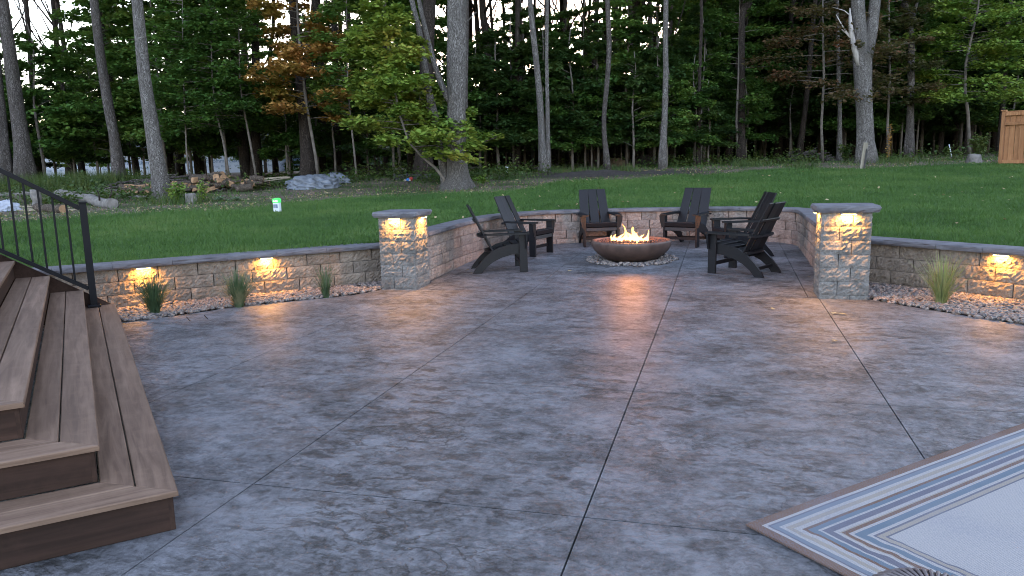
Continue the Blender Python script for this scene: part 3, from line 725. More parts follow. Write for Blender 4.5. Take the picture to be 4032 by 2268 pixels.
# ------------------------------------------------------------------ chairs
def make_chair():
    r = empty('adirondack_chair'); cm = M['chair']
    for s in (-1, 1):
        MB().box((s*.292, .255, .268), (.034, .115, .536)).obj('front_leg', cm, r)
        top = [(.20, .405), (.05, .395), (-.10, .355), (-.22, .29), (-.33, .19), (-.43, .075), (-.475, .0)]
        bot = [(-.345, .0), (-.28, .08), (-.18, .155), (-.05, .215), (.08, .25), (.20, .268)]
        MB().prism(top+bot, s*.258-.016, s*.258+.016, 0).obj('rear_leg', cm, r)
        arm = [(s*.235, .335), (s*.345, .345), (s*.362, .30), (s*.368, .10), (s*.35, -.12), (s*.30, -.27), (s*.245, -.30), (s*.235, -.10)]
        MB().prism(arm if s > 0 else arm[::-1], .537, .562, 2).obj('armrest', cm, r)
        br = [(s*.310, .535), (s*.375, .535), (s*.368, .45), (s*.335, .33), (s*.310, .33)]
        MB().prism(br, .285, .310, 1).obj('arm_bracket', cm, r)
    ys = [.262, .165, .068, -.029, -.126]
    for i, y in enumerate(ys):
        z = .415-.0*i-(.012*i+.010*i*i*.7); a = -.05-.07*i
        MB().box((0, y, z), (.545 if i else .548, .088, .022), Matrix.Rotation(-a*0+math.radians(2+4*i), 3, 'X')).obj('seat_slat', cm, r)
    MB().box((0, .312, .385), (.545, .022, .07), Matrix.Rotation(math.radians(-14), 3, 'X')).obj('seat_slat', cm, r)
    MB().box((0, .300, .305), (.545, .020, .06), Matrix.Rotation(math.radians(14), 3, 'X')).obj('seat_slat', cm, r)
    # back boards
    th = math.radians(26.5); H = .76; b0 = Vector((0, -.165, .28))
    for k in (-1, 0, 1):
        R = Matrix.Rotation(math.radians(-6*k), 3, 'Z') @ Matrix.Rotation(th, 3, 'X')
        c = b0+Vector((k*.178, abs(k)*.009, 0))+Vector((0, -math.sin(th)*H/2, math.cos(th)*H/2))
        MB().box(c, (.163, .022, H), R, ch=.005).obj('back_board', cm, r)
    def crescent(y, z, w, dep, t=.025, tilt=0):
        out = [(w*math.cos(a), y-dep*math.sin(a)) for a in np.linspace(0, PI, 13)]; inn = [(w*.98*math.cos(a), y+.02-dep*.25*math.sin(a)) for a in np.linspace(PI, 0, 13)]
        return MB().prism(out+inn, z-t/2, z+t/2, 2)
    crescent(-.19, .30, .25, .09).obj('back_brace', cm, r)
    crescent(-.285, .525, .335, .10).obj('back_brace', cm, r)
    MB().box((0, -.415, .735), (.50, .022, .035), Matrix.Rotation(th, 3, 'X')).obj('back_brace', cm, r)
    MB().box((0, .215, .14), (.55, .022, .05)).obj('stretcher', cm, r)
    MB().box((0, -.335, .095), (.485, .022, .045)).obj('stretcher', cm, r)
    return r
chair = make_chair()
def place(o, front, facing, label):
    """front = centre between the front legs' bases"""
    f = Vector(facing).normalized(); c = Vector(front)-f*.255; rz = math.atan2(f.y, f.x)-PI/2
    o.location = (c.x, c.y, patz(c.y)); o.rotation_euler = (math.atan(.019)*math.cos(rz), -math.atan(.019)*math.sin(rz)*-1*0, rz)
    tag(o, label, 'chair', 'black adirondack chairs round the fire bowl')
specs = [((-2.86, 10.80), (.60, .24), 'black chair seen from its side nearest the left pillar'),
         ((-2.90, 12.28), (.96, -.27), 'black chair behind the side-on left chair, seen three-quarter from its right arm'),
         ((-2.08, 13.37), (.24, -.61), 'black chair facing us just left of the fire'),
         ((-.70, 13.38), (-.34, -.94), 'black chair facing us just right of the fire'),
         ((-.02, 12.35), (-.93, -.30), 'black chair half hidden behind the nearest right chair'),
         ((-.005, 10.90), (-.88, .47), 'black chair seen from behind nearest the right pillar')]
for i, (fpos, fd, lb) in enumerate(specs): place(chair if i == 0 else copy_tree(chair), fpos, fd, lb)

# ------------------------------------------------------------------ deck stairs
DO = Vector((-2.35, 2.70, 0)); DX = Vector((-.7071, .7071, 0)); DY = Vector((-.7071, -.7071, 0)); TD = .285; RISE = .18; Z1 = .19; DL = 5.62
def DP(u, v, z): return DO+DX*u+DY*v+Vector((0, 0, z))
stairs = empty('deck_stairs', (0, 0, 0)); tag(stairs, 'brown composite deck stairs with mitred corner in front of the left wall', 'stairs')
def quad_board(name, P, z, th, mat, ax):
    """horizontal board from 4 plan points (u,v); object frame along ax so that grain follows"""
    o = DP(*P[0], 0); X = DX if ax == 0 else DY; Y = DY if ax == 0 else -DX
    R = Matrix((X, Y, Vector((0, 0, 1)))).transposed(); Ri = R.inverted(); pts = [Ri @ (DP(u, v, 0)-o) for u, v in P]
    n = 4; c = sum(pts, Vector())/4; rows = []
    for zz, ins in ((z-th, 0), (z-.005, 0), (z, .005)):
        for p in pts: d = (c-p); rows.append((p.x+(d.x/abs(d.x) if d.x else 0)*ins*.9, p.y+(d.y/abs(d.y) if d.y else 0)*ins*.9, zz))
    fs = [(3, 2, 1, 0), (8, 9, 10, 11)]+[(j*4+i, j*4+(i+1) % 4, (j+1)*4+(i+1) % 4, (j+1)*4+i) for j in (0, 1) for i in range(4)]
    m = MB(); m.add(rows, fs); me = m.mesh(name, mat); ob = link(name, me, stairs); ob.matrix_world = Matrix.Translation(o) @ R.to_4x4(); return ob
NOSE = .022; bw = TD/2
for k in range(5):
    z = Z1+RISE*k; e = TD*k; th = .026
    for j in range(2 if k < 4 else 9):
        a = e-NOSE*(j == 0)+bw*j*1.0; b = e+bw*(j+1)-.006-(0 if j else 0)
        if j: a = e+bw*j
        quad_board('tread_board', [(a, a), (DL, a), (DL, b), (b, b)], z, th, M['deck'], 0)
        quad_board('tread_board', [(a+.002, a), (b+.002, b), (b, 6.5), (a, 6.5)], z, th, M['deck'], 1)
    # risers
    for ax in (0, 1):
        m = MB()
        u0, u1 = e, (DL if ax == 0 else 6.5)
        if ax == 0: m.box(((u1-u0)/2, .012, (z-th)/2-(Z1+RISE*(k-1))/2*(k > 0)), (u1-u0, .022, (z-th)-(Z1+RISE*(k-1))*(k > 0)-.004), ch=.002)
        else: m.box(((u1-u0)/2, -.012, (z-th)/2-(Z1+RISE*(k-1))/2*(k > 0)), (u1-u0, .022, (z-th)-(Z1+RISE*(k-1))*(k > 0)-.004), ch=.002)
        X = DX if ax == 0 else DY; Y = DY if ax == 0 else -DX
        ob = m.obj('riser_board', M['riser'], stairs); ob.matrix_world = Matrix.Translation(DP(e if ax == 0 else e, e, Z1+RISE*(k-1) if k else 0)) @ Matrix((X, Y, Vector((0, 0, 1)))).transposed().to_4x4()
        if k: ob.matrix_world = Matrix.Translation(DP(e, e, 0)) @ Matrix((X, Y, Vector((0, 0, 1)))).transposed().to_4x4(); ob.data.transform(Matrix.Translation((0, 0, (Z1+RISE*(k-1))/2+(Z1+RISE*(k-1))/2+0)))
# skirt board at the far end
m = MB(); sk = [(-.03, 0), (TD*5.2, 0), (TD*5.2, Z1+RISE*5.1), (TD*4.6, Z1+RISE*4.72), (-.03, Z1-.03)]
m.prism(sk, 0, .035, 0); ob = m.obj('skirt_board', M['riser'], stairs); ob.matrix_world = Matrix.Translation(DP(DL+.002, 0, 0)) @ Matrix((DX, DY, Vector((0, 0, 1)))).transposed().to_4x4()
# railing
rl = empty('stair_railing', DP(5.54, .18, Z1)); rl.rotation_euler = (0, 0, math.atan2(DY.y, DY.x)); tag(rl, 'black metal stair railing with square balusters on the far side of the deck stairs', 'railing')
sl = RISE/TD
MB().box((0, 0, .55), (.068, .068, 1.08)).obj('post', M['rail'], rl)
MB().box((0, 0, 1.098), (.078, .078, .018)).obj('post_cap', M['rail'], rl)
MB().box((0, 0, .014), (.125, .125, .026), ch=.006).obj('base_plate', M['rail'], rl)
LX = 2.1
MB().bar((.03, 0, 1.04), (LX, 0, 1.04+sl*(LX-.03)), .045, .045).obj('top_rail', M['rail'], rl)
MB().bar((.03, 0, .20), (LX, 0, .20+sl*(LX-.03)), .04, .04).obj('bottom_rail', M['rail'], rl)
for i in range(16):
    x = .03+.117*(i+1); zb0 = .20+sl*(x-.03); MB().box((x, 0, zb0+.42), (.02, .02, .80)).obj('baluster', M['rail'], rl)

# ------------------------------------------------------------------ rug and stool
ra = G(2936, 2073); rb = G(4032, 1672); rc = G(3297, 2268)
e1 = Vector((rb[0]-ra[0], rb[1]-ra[1], 0)).normalized(); RW, RL = 2.1, 3.0
rug = MB(); nx, ny = 24, 34; vs = []
for j in range(ny+1):
    for i in range(nx+1):
        x, y = RW*i/nx, RL*j/ny; vs.append((x, y, .009+.0025*mnoise.noise(Vector((x*3, y*3, 0)))))
fs = [(j*(nx+1)+i, j*(nx+1)+i+1, (j+1)*(nx+1)+i+1, (j+1)*(nx+1)+i) for j in range(ny) for i in range(nx)]
rug.add(vs, fs, True); 
for (a, b) in (((0, 0), (RW, 0)), ((RW, 0), (RW, RL)), ((RW, RL), (0, RL)), ((0, RL), (0, 0))):
    rug.add([(a[0], a[1], .009), (b[0], b[1], .009), (b[0], b[1], .001), (a[0], a[1], .001)], [(0, 1, 2, 3)])
ro = rug.obj('striped_rug', mat_rug(RW, RL)); ro.location = (ra[0], ra[1], .002); ro.rotation_euler = (0, 0, math.atan2(e1.y, e1.x)-PI/2)
# x axis of the rug = edge turned -90deg
tag(ro, 'white outdoor rug with blue, gray and brown border stripes at the lower right', 'rug')

# ------------------------------------------------------------------ ornamental grasses
def grass_tuft(name, loc, h, n, spread, mat, label, cat, group=None, wd=.0075, seed=0):
    r = np.random.default_rng(seed); V = []; Fq = []; b = 0
    for i in range(n):
        a = r.uniform(0, 6.28); le = h*r.uniform(.55, 1.05); sp_ = spread*abs(r.normal(0, .6))+.02; r0 = r.uniform(0, .05)
        s = 6; dx, dy = math.cos(a), math.sin(a); px, py = -dy, dx
        droop = r.uniform(.0, .35)*sp_*3
        for k in range(s+1):
            t = k/s; out = r0+sp_*t**1.5; z = le*(t-droop*t**3*.6); w = wd*(1-t)**.6*.5+.0004
            V += [(out*dx-px*w, out*dy-py*w, z), (out*dx+px*w, out*dy+py*w, z)]
        for k in range(s): q = b+k*2; Fq.append((q, q+1, q+3, q+2))
        b += (s+1)*2
    me = np_mesh(name, np.array(V), np.array(Fq), mat); o = link(name, me, None, loc); tag(o, label, cat, group); return o
grp = 'ornamental grasses planted in the pebble beds'
g1 = G(610, 1238, .01); g2 = G(942, 1205, .01); g3 = G(1285, 1168, .01); g4 = G(3704, 1198, .01)
grass_tuft('grass_tuft', (g1[0], g1[1], 0), .50, 330, .30, M['ograss'], 'upright blue-green grass tuft nearest the stairs', 'grass tuft', grp, seed=1)
grass_tuft('grass_tuft', (g2[0], g2[1], 0), .46, 420, .32, M['ograss'], 'dense blue-green grass tuft below the second wall lamp', 'grass tuft', grp, seed=2)
grass_tuft('grass_tuft', (g3[0], g3[1], 0), .44, 110, .22, M['ograss'], 'small thin grass tuft nearest the left pillar', 'grass tuft', grp, seed=3)
M['ograss2'] = mat_leaf('ornamental_blade_yellow', [(.30, g(.10, .13, .05)), (.5, g(.22, .26, .10)), (.7, g(.40, .36, .19))], 3, .3)
grass_tuft('grass_tuft', (g4[0], g4[1], 0), .56, 260, .32, M['ograss2'], 'yellow-green grass tuft right of the right pillar', 'grass tuft', grp, seed=4)
#@@PART2
# ------------------------------------------------------------------ leaves and trees
def leaf_quads(C, N, size, r, flat=.5):
    """C centres (n,3); N unit normals; returns verts, quads (rhombus leaves)"""
    n = len(C); a = r.normal(size=(n, 3)); a -= (a*N).sum(1, keepdims=True)*N; a /= np.linalg.norm(a, axis=1, keepdims=True)+1e-9
    b = np.cross(N, a); s = size*r.uniform(.65, 1.25, (n, 1))
    V = np.stack([C-a*s*.55, C+b*s*.42+a*s*.05, C+a*s*.6, C-b*s*.42+a*s*.05], axis=1).reshape(-1, 3)
    return V, np.arange(n*4).reshape(n, 4)
def up_normals(n, r, tilt):
    N = np.column_stack([r.normal(0, tilt, n), r.normal(0, tilt, n), np.ones(n)]); return N/np.linalg.norm(N, axis=1, keepdims=True)
def layered_crown(seed, z0, z1, R, nb, per, leaf, tilt=.45, fill=.36, lean=(0, 0), one_side=None):
    r = np.random.default_rng(seed); CS = []; limbs = []
    for i in range(nb):
        t = (i+.5)/nb; zb = z0+(z1-z0)*t**.95; az = r.uniform(0, 6.28) if one_side is None else one_side+r.normal(0, .9)
        L = R*(1-.55*t**2.2)*r.uniform(.55, 1.1); rise = r.uniform(.05, .30)*L; droop = r.uniform(.05, .22)*L
        d = np.array([math.cos(az), math.sin(az), 0]); nrm = np.array([-d[1], d[0], 0]); base = np.array([lean[0]*zb, lean[1]*zb, zb-.15])
        fz = lambda s: rise*s-droop*s*s
        limbs.append([tuple(base+d*L*s+np.array([0, 0, fz(s)])) for s in (0, .33, .66, .95)])
        n = int(per*L/R*r.uniform(.7, 1.2)); s = r.beta(2.2, 1.3, n); w = fill*L*np.sin(np.clip(s, .05, .97)*PI)**.6
        # small sub clusters along the spray
        k = max(3, n//14); cs = r.choice(n, k); cl = r.integers(0, k, n); s2 = .35*s+.65*s[cs][cl]; lw = r.normal(0, .55, k)[cl]*w+r.normal(0, .06, n)
        s2 = s2+r.normal(0, .035, n)
        C = base+d*(L*s2)[:, None]+nrm*lw[:, None]; C[:, 2] += rise*s2-droop*s2*s2-.10*np.abs(lw)+r.normal(0, .035+.02*L, n)
        CS.append(C)
    C = np.concatenate(CS); V, Fq = leaf_quads(C, up_normals(len(C), r, tilt), leaf, r); return V, Fq, limbs
def cloud_crown(seed, R, H, ncl, per, leaf, hollow=.25):
    r = np.random.default_rng(seed); CS = []
    for i in range(ncl):
        while True:
            p = r.uniform(-1, 1, 3)
            if hollow < np.linalg.norm(p) < 1: break
        c = p*[R, R, H/2]; n = int(per*r.uniform(.6, 1.3)); s = r.uniform(.35, .8); CS.append(c+r.normal(0, 1, (n, 3))*[s, s, s*.45])
    C = np.concatenate(CS); V, Fq = leaf_quads(C, up_normals(len(C), r, .7), leaf, r); return V, Fq
# --- templates for the young layered trees
SAP = []
for k, (z0, z1, R, nb, per, lf) in enumerate([(1.4, 7.6, 2.3, 44, 420, .15), (1.5, 9.0, 2.7, 54, 430, .155), (1.1, 4.6, 1.9, 30, 380, .14), (1.9, 10.5, 2.6, 56, 400, .16), (1.5, 8.2, 3.0, 46, 460, .16)]):
    V, Fq, limbs = layered_crown(100+k, z0, z1, R, nb, per, lf)
    cm = np_mesh('crown', V, Fq, M['leaf_green'])
    t_ = MB(); bend = [(math.sin(i*.9+k)*.05*i*.3, math.cos(i*1.1+k)*.04*i*.3, z1*1.04*i/8) for i in range(9)]
    bend[0] = (0, 0, -.2)
    t_.tube(bend, [.055*(1-i/9.5)+.006 for i in range(9)], 7, .15, seed=k)
    for L in limbs[::2]: t_.tube([(0, 0, L[0][2]-.1)]+L[1:], [.014, .010, .007, .003], 3)
    SAP.append((t_.mesh('trunk', M['bark_sap'], False), cm))
CAN = []
for k in range(3):
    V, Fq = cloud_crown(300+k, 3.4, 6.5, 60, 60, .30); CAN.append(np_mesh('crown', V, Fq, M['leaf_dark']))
def tall_template(seed, H, lo, nl):
    r = np.random.default_rng(seed); m = MB(); N = 12; pts = []; x = y = 0.0
    for i in range(N): pts.append((x, y, H*i/(N-1)-.3*(i == 0))); x += r.normal(0, .10); y += r.normal(0, .10)
    rad = [1.0*(1-.75*i/(N-1))*(1.35 if i == 0 else 1) for i in range(N)]
    m.tube(pts, [a*.16 for a in rad], 9, .12, seed=seed)
    for j in range(nl):
        z = lo+(H-lo)*(j+r.random())/nl*.9; i = z/H*(N-1); p = Vector(pts[int(i)]).lerp(Vector(pts[min(N-1, int(i)+1)]), i-int(i)); a = r.uniform(0, 6.28); L = r.uniform(1.5, 4.0)
        q = [p+Vector((math.cos(a)*L*.33*s*(1-.12*s), math.sin(a)*L*.33*s*(1-.12*s), L*.42*s+.05*s*s)) for s in range(4)]
        m.tube(q, [.055, .038, .022, .008], 5, seed=j)
        for e in range(3):
            b = q[1+e % 3]; a2 = a+r.uniform(-1.2, 1.2); m.tube([b, b+Vector((math.cos(a2)*.5, math.sin(a2)*.5, .7)), b+Vector((math.cos(a2)*.8, math.sin(a2)*.8, 1.6))], [.018, .011, .004], 3)
    return m.mesh('trunk', M['bark_dark'], False)
TALL = [tall_template(500+i, 17+i % 3*2, 4.0+i % 4, 10+i % 3*3) for i in range(7)]
def sapling(x, y, k, leaf, label, group=None, sc=1.0, rz=None, bark=None):
    root = empty('young_tree', (x, y, tz(x, y)), random.uniform(0, 6.28) if rz is None else rz); root.scale = (sc*random.uniform(.9, 1.1), sc*random.uniform(.9, 1.1), sc)
    tag(root, label, 'tree', group)
    link('trunk', SAP[k][0], root, mat=bark or M['bark_sap']); link('crown', SAP[k][1], root, mat=leaf); return root
def along(r, d):                                 # lateral ratio r, distance d -> plan point
    # lat = r*d ; depth = d
    A = np.array([[RX, RY], [-.268, .963]]); return np.linalg.solve(A, [r*d, d])

# --- trunks that can be told apart one by one
def big_tree(label, base_px, stems, bark, group=None, canopy=None, flare=.5, name='tree', extra=None, basept=None):
    b = T(*base_px, 25.5 if base_px[0] < 2700 else 30.0) if basept is None else basept; D = (b-EYE).dot(FW); root = empty(name, (b[0], b[1], 0)); tag(root, label, 'tree', group)
    m = MB(); tops = []
    for si, st in enumerate(stems):
        P = [Q(x, y, b) for x, y, w in st]; W = [w*D/F_/2 for x, y, w in st]
        if st[-1][1] <= 5:                        # carry on above the picture
            d = (P[-1]-P[-2]); d /= np.linalg.norm(d); z = P[-1][2]
            d = d*.6+np.array([0, 0, .8]); P += [P[-1]+d*1.5, P[-1]+d*4, P[-1]+d*8]; W += [W[-1]*.93, W[-1]*.75, W[-1]*.35]
        tops.append(P[-1])
        # densify
        PP = []; WW = []
        for i in range(len(P)-1):
            n = max(2, int(np.linalg.norm(P[i+1]-P[i])/.35))
            for k in range(n): t = k/n; PP.append(P[i]+(P[i+1]-P[i])*t); WW.append(W[i]+(W[i+1]-W[i])*t)
        PP.append(P[-1]); WW.append(W[-1]); PP = np.array(PP); off = np.array([b[0], b[1], 0])
        k = 3
        Ps = PP.copy()
        for it in range(2): Ps[1:-1] = (Ps[:-2]+2*Ps[1:-1]+Ps[2:])/4
        if si == 0 or Ps[0][2] < tz(b[0], b[1])+.3: Ps[0][2] = min(Ps[0][2], tz(b[0], b[1]))-.15
        fl = [flare, flare*.45, flare*.18, flare*.05] if si == 0 and flare else None
        m.tube([tuple(p-off) for p in Ps], list(np.array(WW)*1.03), 18, .10, seed=si*3+base_px[0], flare=fl)
    m.obj('trunk', bark, root)
    if canopy is not False:
        tp = tops[0]; link('crown', CAN[base_px[0] % 3], root, (tp[0]-b[0], tp[1]-b[1], tp[2]-1.0), random.uniform(0, 6), M['leaf_dark'])
    return root
BL, BG_, BD = M['bark_light'], M['bark_gray'], M['bark_dark']
big_tree('thick gray trunk cut by the left edge of the picture', (8, 720), [[(22, 700, 52), (10, 560, 46), (-6, 420, 44), (-30, 150, 40), (-45, 0, 38)]], BG_)
big_tree('broad dark-gray trunk leaning left behind the stair railing', (100, 688), [[(100, 692, 66), (88, 560, 56), (68, 440, 50), (52, 320, 46), (32, 150, 42), (8, 0, 40)]], BG_)
big_tree('straight brown-gray trunk leaning left, between the railing and the firewood pile', (470, 725), [[(470, 728, 46), (455, 560, 38), (436, 470, 36), (412, 330, 34), (392, 200, 32), (370, 0, 30)]], BG_)
big_tree('pale flaky-barked trunk standing in front of the firewood pile', (640, 785), [[(640, 788, 64), (628, 690, 56), (610, 590, 56), (598, 500, 53), (582, 400, 47), (568, 300, 44), (553, 160, 42), (540, 0, 40)]], BL)
big_tree('dark trunk behind the gray tarp', (1212, 690), [[(1212, 692, 56), (1206, 560, 44), (1190, 380, 40), (1170, 200, 36), (1155, 0, 34)]], BD)
big_tree('huge rough-barked trunk with two pale stems crossing beside it', (1790, 742), [
    [(1800, 748, 112), (1803, 700, 84), (1798, 620, 78), (1793, 520, 74), (1798, 420, 68), (1795, 330, 70), (1797, 240, 70), (1797, 120, 70), (1800, 0, 70)],
    [(1762, 742, 44), (1744, 660, 34), (1735, 577, 30), (1716, 472, 30), (1696, 400, 30), (1678, 320, 27), (1668, 220, 24), (1657, 150, 22), (1640, 70, 20), (1618, 0, 19)],
    [(1772, 400, 26), (1752, 366, 24), (1724, 304, 22), (1702, 220, 20), (1686, 160, 18), (1664, 70, 17), (1648, 0, 16)],
    [(1834, 90, 7), (1850, 72, 5), (1876, 48, 3)]], BL, flare=.9)
big_tree('dark thick trunk standing behind the pale stems and the black raised bed', (1668, 684), [[(1668, 690, 70), (1672, 600, 62), (1676, 480, 58), (1680, 300, 54), (1684, 150, 50), (1690, 0, 48)]], BD)
big_tree('narrow brown trunk just right of the huge rough-barked one', (1828, 678), [[(1824, 680, 26), (1830, 600, 22), (1832, 500, 20), (1832, 350, 18), (1836, 180, 17), (1838, 0, 16)]], BG_)
big_tree('twin gray stems rising from one base left of the white pipe and dark soil', (2146, 676), [
    [(2140, 680, 30), (2134, 560, 26), (2128, 420, 24), (2116, 280, 22), (2102, 157, 21), (2086, 0, 19)],
    [(2160, 678, 22), (2157, 540, 17), (2155, 367, 15), (2151, 200, 14), (2156, 0, 13)]], BL)
big_tree('slim gray trunk behind the brown mound', (2392, 640), [[(2394, 646, 22), (2380, 560, 18), (2375, 472, 17), (2390, 330, 18), (2401, 210, 18), (2391, 0, 17)]], BG_)
big_tree('smooth pale-gray tall trunk with doubled base at the right end of the dark soil', (2606, 650), [[(2612, 652, 22), (2614, 560, 22), (2618, 430, 23), (2622, 300, 21), (2620, 150, 19), (2622, 0, 18)], [(2598, 652, 15), (2604, 560, 13), (2612, 440, 9)]], BL)
big_tree('large forked gray trunk with a broken dead limb behind the leaning post', (3408, 642), [
    [(3410, 646, 76), (3407, 560, 62), (3404, 445, 59), (3398, 330, 60), (3396, 240, 64), (3388, 150, 48), (3380, 60, 48), (3376, 0, 46)],
    [(3412, 230, 42), (3430, 150, 42), (3440, 60, 40), (3447, 0, 38)]], BL, flare=.3)
# the dead limb is a part with its own look
bt = [o for o in COL.objects if o.get('label', '').startswith('large forked gray')][0]; bb = T(3408, 642, 30.0); Db = (bb-EYE).dot(FW)
m = MB(); o0 = np.array([bb[0], bb[1], 0])
for st in ([(3380, 258, 24), (3362, 200, 22), (3350, 140, 22), (3346, 90, 14), (3344, 34, 4)], [(3352, 160, 8), (3328, 130, 7), (3312, 118, 5)], [(3352, 70, 5), (3322, 44, 4), (3272, 30, 2)], [(3348, 150, 6), (3318, 110, 4), (3290, 60, 2)], [(3384, 240, 8), (3410, 258, 6), (3428, 268, 3)]):
    P = [Q(x, y, bb)-o0+np.array([0, -.12, 0]) for x, y, w in st]; m.tube([tuple(p) for p in P], [w*Db/F_/2 for x, y, w in st], 8, .3, seed=st[0][0])
m.obj('dead_limb', M['deadwood'], bt)
big_tree('thin pale trunk left of the large forked one', (3305, 618), [[(3306, 620, 19), (3306, 540, 16), (3308, 440, 15), (3302, 340, 15), (3300, 200, 13), (3296, 0, 12)]], BL)
big_tree('dark trunk forking near the top between the forked tree and the fence', (3578, 602), [[(3578, 606, 32), (3582, 500, 28), (3586, 400, 26), (3588, 250, 24), (3588, 100, 22), (3560, 0, 15)], [(3588, 90, 16), (3604, 30, 13), (3612, 0, 12)]], BG_)
big_tree('dark trunk behind the layered green sapling', (2917, 612), [[(2918, 616, 30), (2920, 500, 26), (2922, 300, 24), (2920, 120, 22), (2925, 0, 20)]], BD)

# --- the young trees one can tell apart
def own_sapling(base_px, stem, leafm, label, R, nb, per, leaf, z0, z1, seed, one_side=None, bark=None, rad=1.0):
    b = T(*base_px, 25.0 if base_px[0] < 2700 else 30.0); D = (b-EYE).dot(FW); root = empty('young_tree', (b[0], b[1], 0)); tag(root, label, 'tree'); o0 = np.array([b[0], b[1], 0])
    P = [Q(x, y, b)-o0 for x, y, w in stem]; P[0][2] = min(P[0][2], b[2])-.08; W = [w*D/F_/2*rad for x, y, w in stem]; m = MB(); m.tube([tuple(p) for p in P], W, 8, .12, seed=seed)
    zb = b[2]; V, Fq, limbs = layered_crown(seed, z0, z1, R, nb, per, leaf, one_side=one_side)
    zs = [p[2]-zb for p in P]; xs = [p[0] for p in P]; ys = [p[1] for p in P]
    V[:, 0] += np.interp(V[:, 2], zs, xs); V[:, 1] += np.interp(V[:, 2], zs, ys); V[:, 2] += zb
    for L in limbs:
        q = [(p[0]+np.interp(L[0][2], zs, xs), p[1]+np.interp(L[0][2], zs, ys), p[2]+zb) for p in L]; m.tube(q, [.016, .011, .007, .003], 4)
    m.obj('trunk', bark or M['bark_sap'], root); link('crown', np_mesh('crown', V, Fq, leafm), root); return root
own_sapling((1762, 745), [(1763, 748, 13), (1745, 700, 12), (1716, 662, 12), (1660, 615, 10), (1610, 560, 9), (1570, 440, 8), (1545, 300, 7), (1530, 150, 5)], M['leaf_lime'], 'bushy yellow-green maple sapling arching left from the foot of the huge trunk', 1.85, 64, 360, .13, 1.05, 4.9, 41)
own_sapling((1770, 735), [(1772, 740, 9), (1790, 640, 8), (1805, 560, 7), (1800, 460, 6)], M['leaf_lime'], 'lower yellow-green maple sprays in front of the huge trunk', 1.15, 16, 260, .11, 1.45, 2.2, 42)
own_sapling((1800, 690), [(1790, 640, 10), (1850, 575, 7), (1900, 560, 5), (1940, 545, 3)], M['leaf_lime'], 'single low yellow-green leafy branch reaching right of the huge trunk', .5, 9, 130, .11, 1.25, 1.5, 43)
own_sapling((1253, 684), [(1254, 688, 13), (1240, 600, 12), (1222, 500, 12), (1205, 400, 11), (1190, 280, 10), (1178, 160, 9), (1170, 50, 7), (1168, -60, 5), (1168, -160, 3)], M['leaf_orange'], 'slender sapling with orange autumn leaves above the gray tarp', 2.0, 44, 380, .14, 2.1, 7.0, 44)
own_sapling((3823, 560), [(3822, 562, 15), (3812, 450, 13), (3800, 360, 11), (3803, 250, 10), (3820, 170, 9), (3850, 33, 7), (3862, -60, 4)], M['leaf_lime'], 'yellow-green maple sapling left of the cedar fence', 2.9, 56, 420, .135, 2.2, 7.2, 45)
own_sapling((2906, 612), [(2908, 616, 14), (2902, 540, 11), (2900, 470, 10), (2906, 340, 9), (2910, 222, 7), (2912, 80, 5), (2914, -40, 3)], M['leaf_green'], 'slender sapling with flat layered green sprays in front of a dark trunk', 1.9, 26, 250, .12, 1.6, 6.6, 46)
for k, (x, y, lm, lb, R) in enumerate([(3240, 640, M['leaf_russet'], 'russet-tinged maple with a few red leaves left of the large forked trunk', 3.1), (3500, 612, M['leaf_russet'], 'russet-tinged maple right of the large forked trunk', 2.0)]):
    own_sapling((x, y), [(x, y, 12), (x-6, 500, 10), (x+4, 300, 9), (x, 100, 7), (x, -40, 4)], lm, lb, R, 40, 300, .125, 2.2, 7.3, 50+k)
own_sapling((745, 700), [(746, 700, 8), (735, 600, 7), (728, 450, 6), (722, 300, 5), (720, 150, 4), (718, 0, 3)], M['leaf_green'], 'green maple sapling right of the pale flaky trunk', 2.2, 40, 300, .12, 1.7, 6.8, 61)
own_sapling((905, 690), [(905, 692, 9), (880, 560, 8), (850, 440, 7), (835, 300, 5), (830, 100, 4)], M['leaf_green'], 'leaning gray sapling with green leaves above the pale boards', 2.0, 38, 300, .12, 1.9, 6.6, 62)
own_sapling((1010, 690), [(1012, 694, 10), (985, 560, 9), (960, 430, 7), (945, 330, 5), (940, 100, 4)], M['leaf_green'], 'thin leaning sapling behind the pale boards', 1.9, 30, 270, .12, 2.2, 6.8, 63)
own_sapling((1402, 690), [(1405, 692, 9), (1395, 600, 8), (1382, 480, 7), (1370, 360, 6), (1366, 200, 5), (1364, 0, 3)], M['leaf_green'], 'thin gray sapling between the tarp and the black raised bed', 1.9, 32, 280, .12, 2.0, 6.6, 64)

# --- random young trees and tall trunks deeper in the wood
LAND = [(-300, 'the left edge'), (100, 'the broad leaning trunk'), (470, 'the brown-gray trunk'), (640, 'the pale flaky trunk'), (905, 'the pale boards'), (1212, 'the trunk behind the tarp'), (1500, 'the black raised bed'), (1790, 'the huge trunk'), (2146, 'the twin stems'), (2392, 'the slim gray trunk'), (2610, 'the smooth pale trunk'), (2917, 'the layered sapling'), (3305, 'the thin pale trunk'), (3408, 'the forked trunk'), (3578, 'the dark forking trunk'), (3823, 'the yellow-green maple'), (3940, 'the cedar fence'), (4700, 'the right edge')]
def where_is(x, y):
    px = 2016+F_*lat(x, y)/depth(x, y)
    for (a, la), (b, lb) in zip(LAND[:-1], LAND[1:]):
        if px < b: return '%s and %s' % (la, lb)
    return 'the cedar fence and the right edge'
NAMES = {'leaf_green': 'green', 'leaf_dark': 'dark green', 'leaf_lime': 'yellow-green', 'leaf_russet': 'russet-tinged', 'leaf_orange': 'orange'}
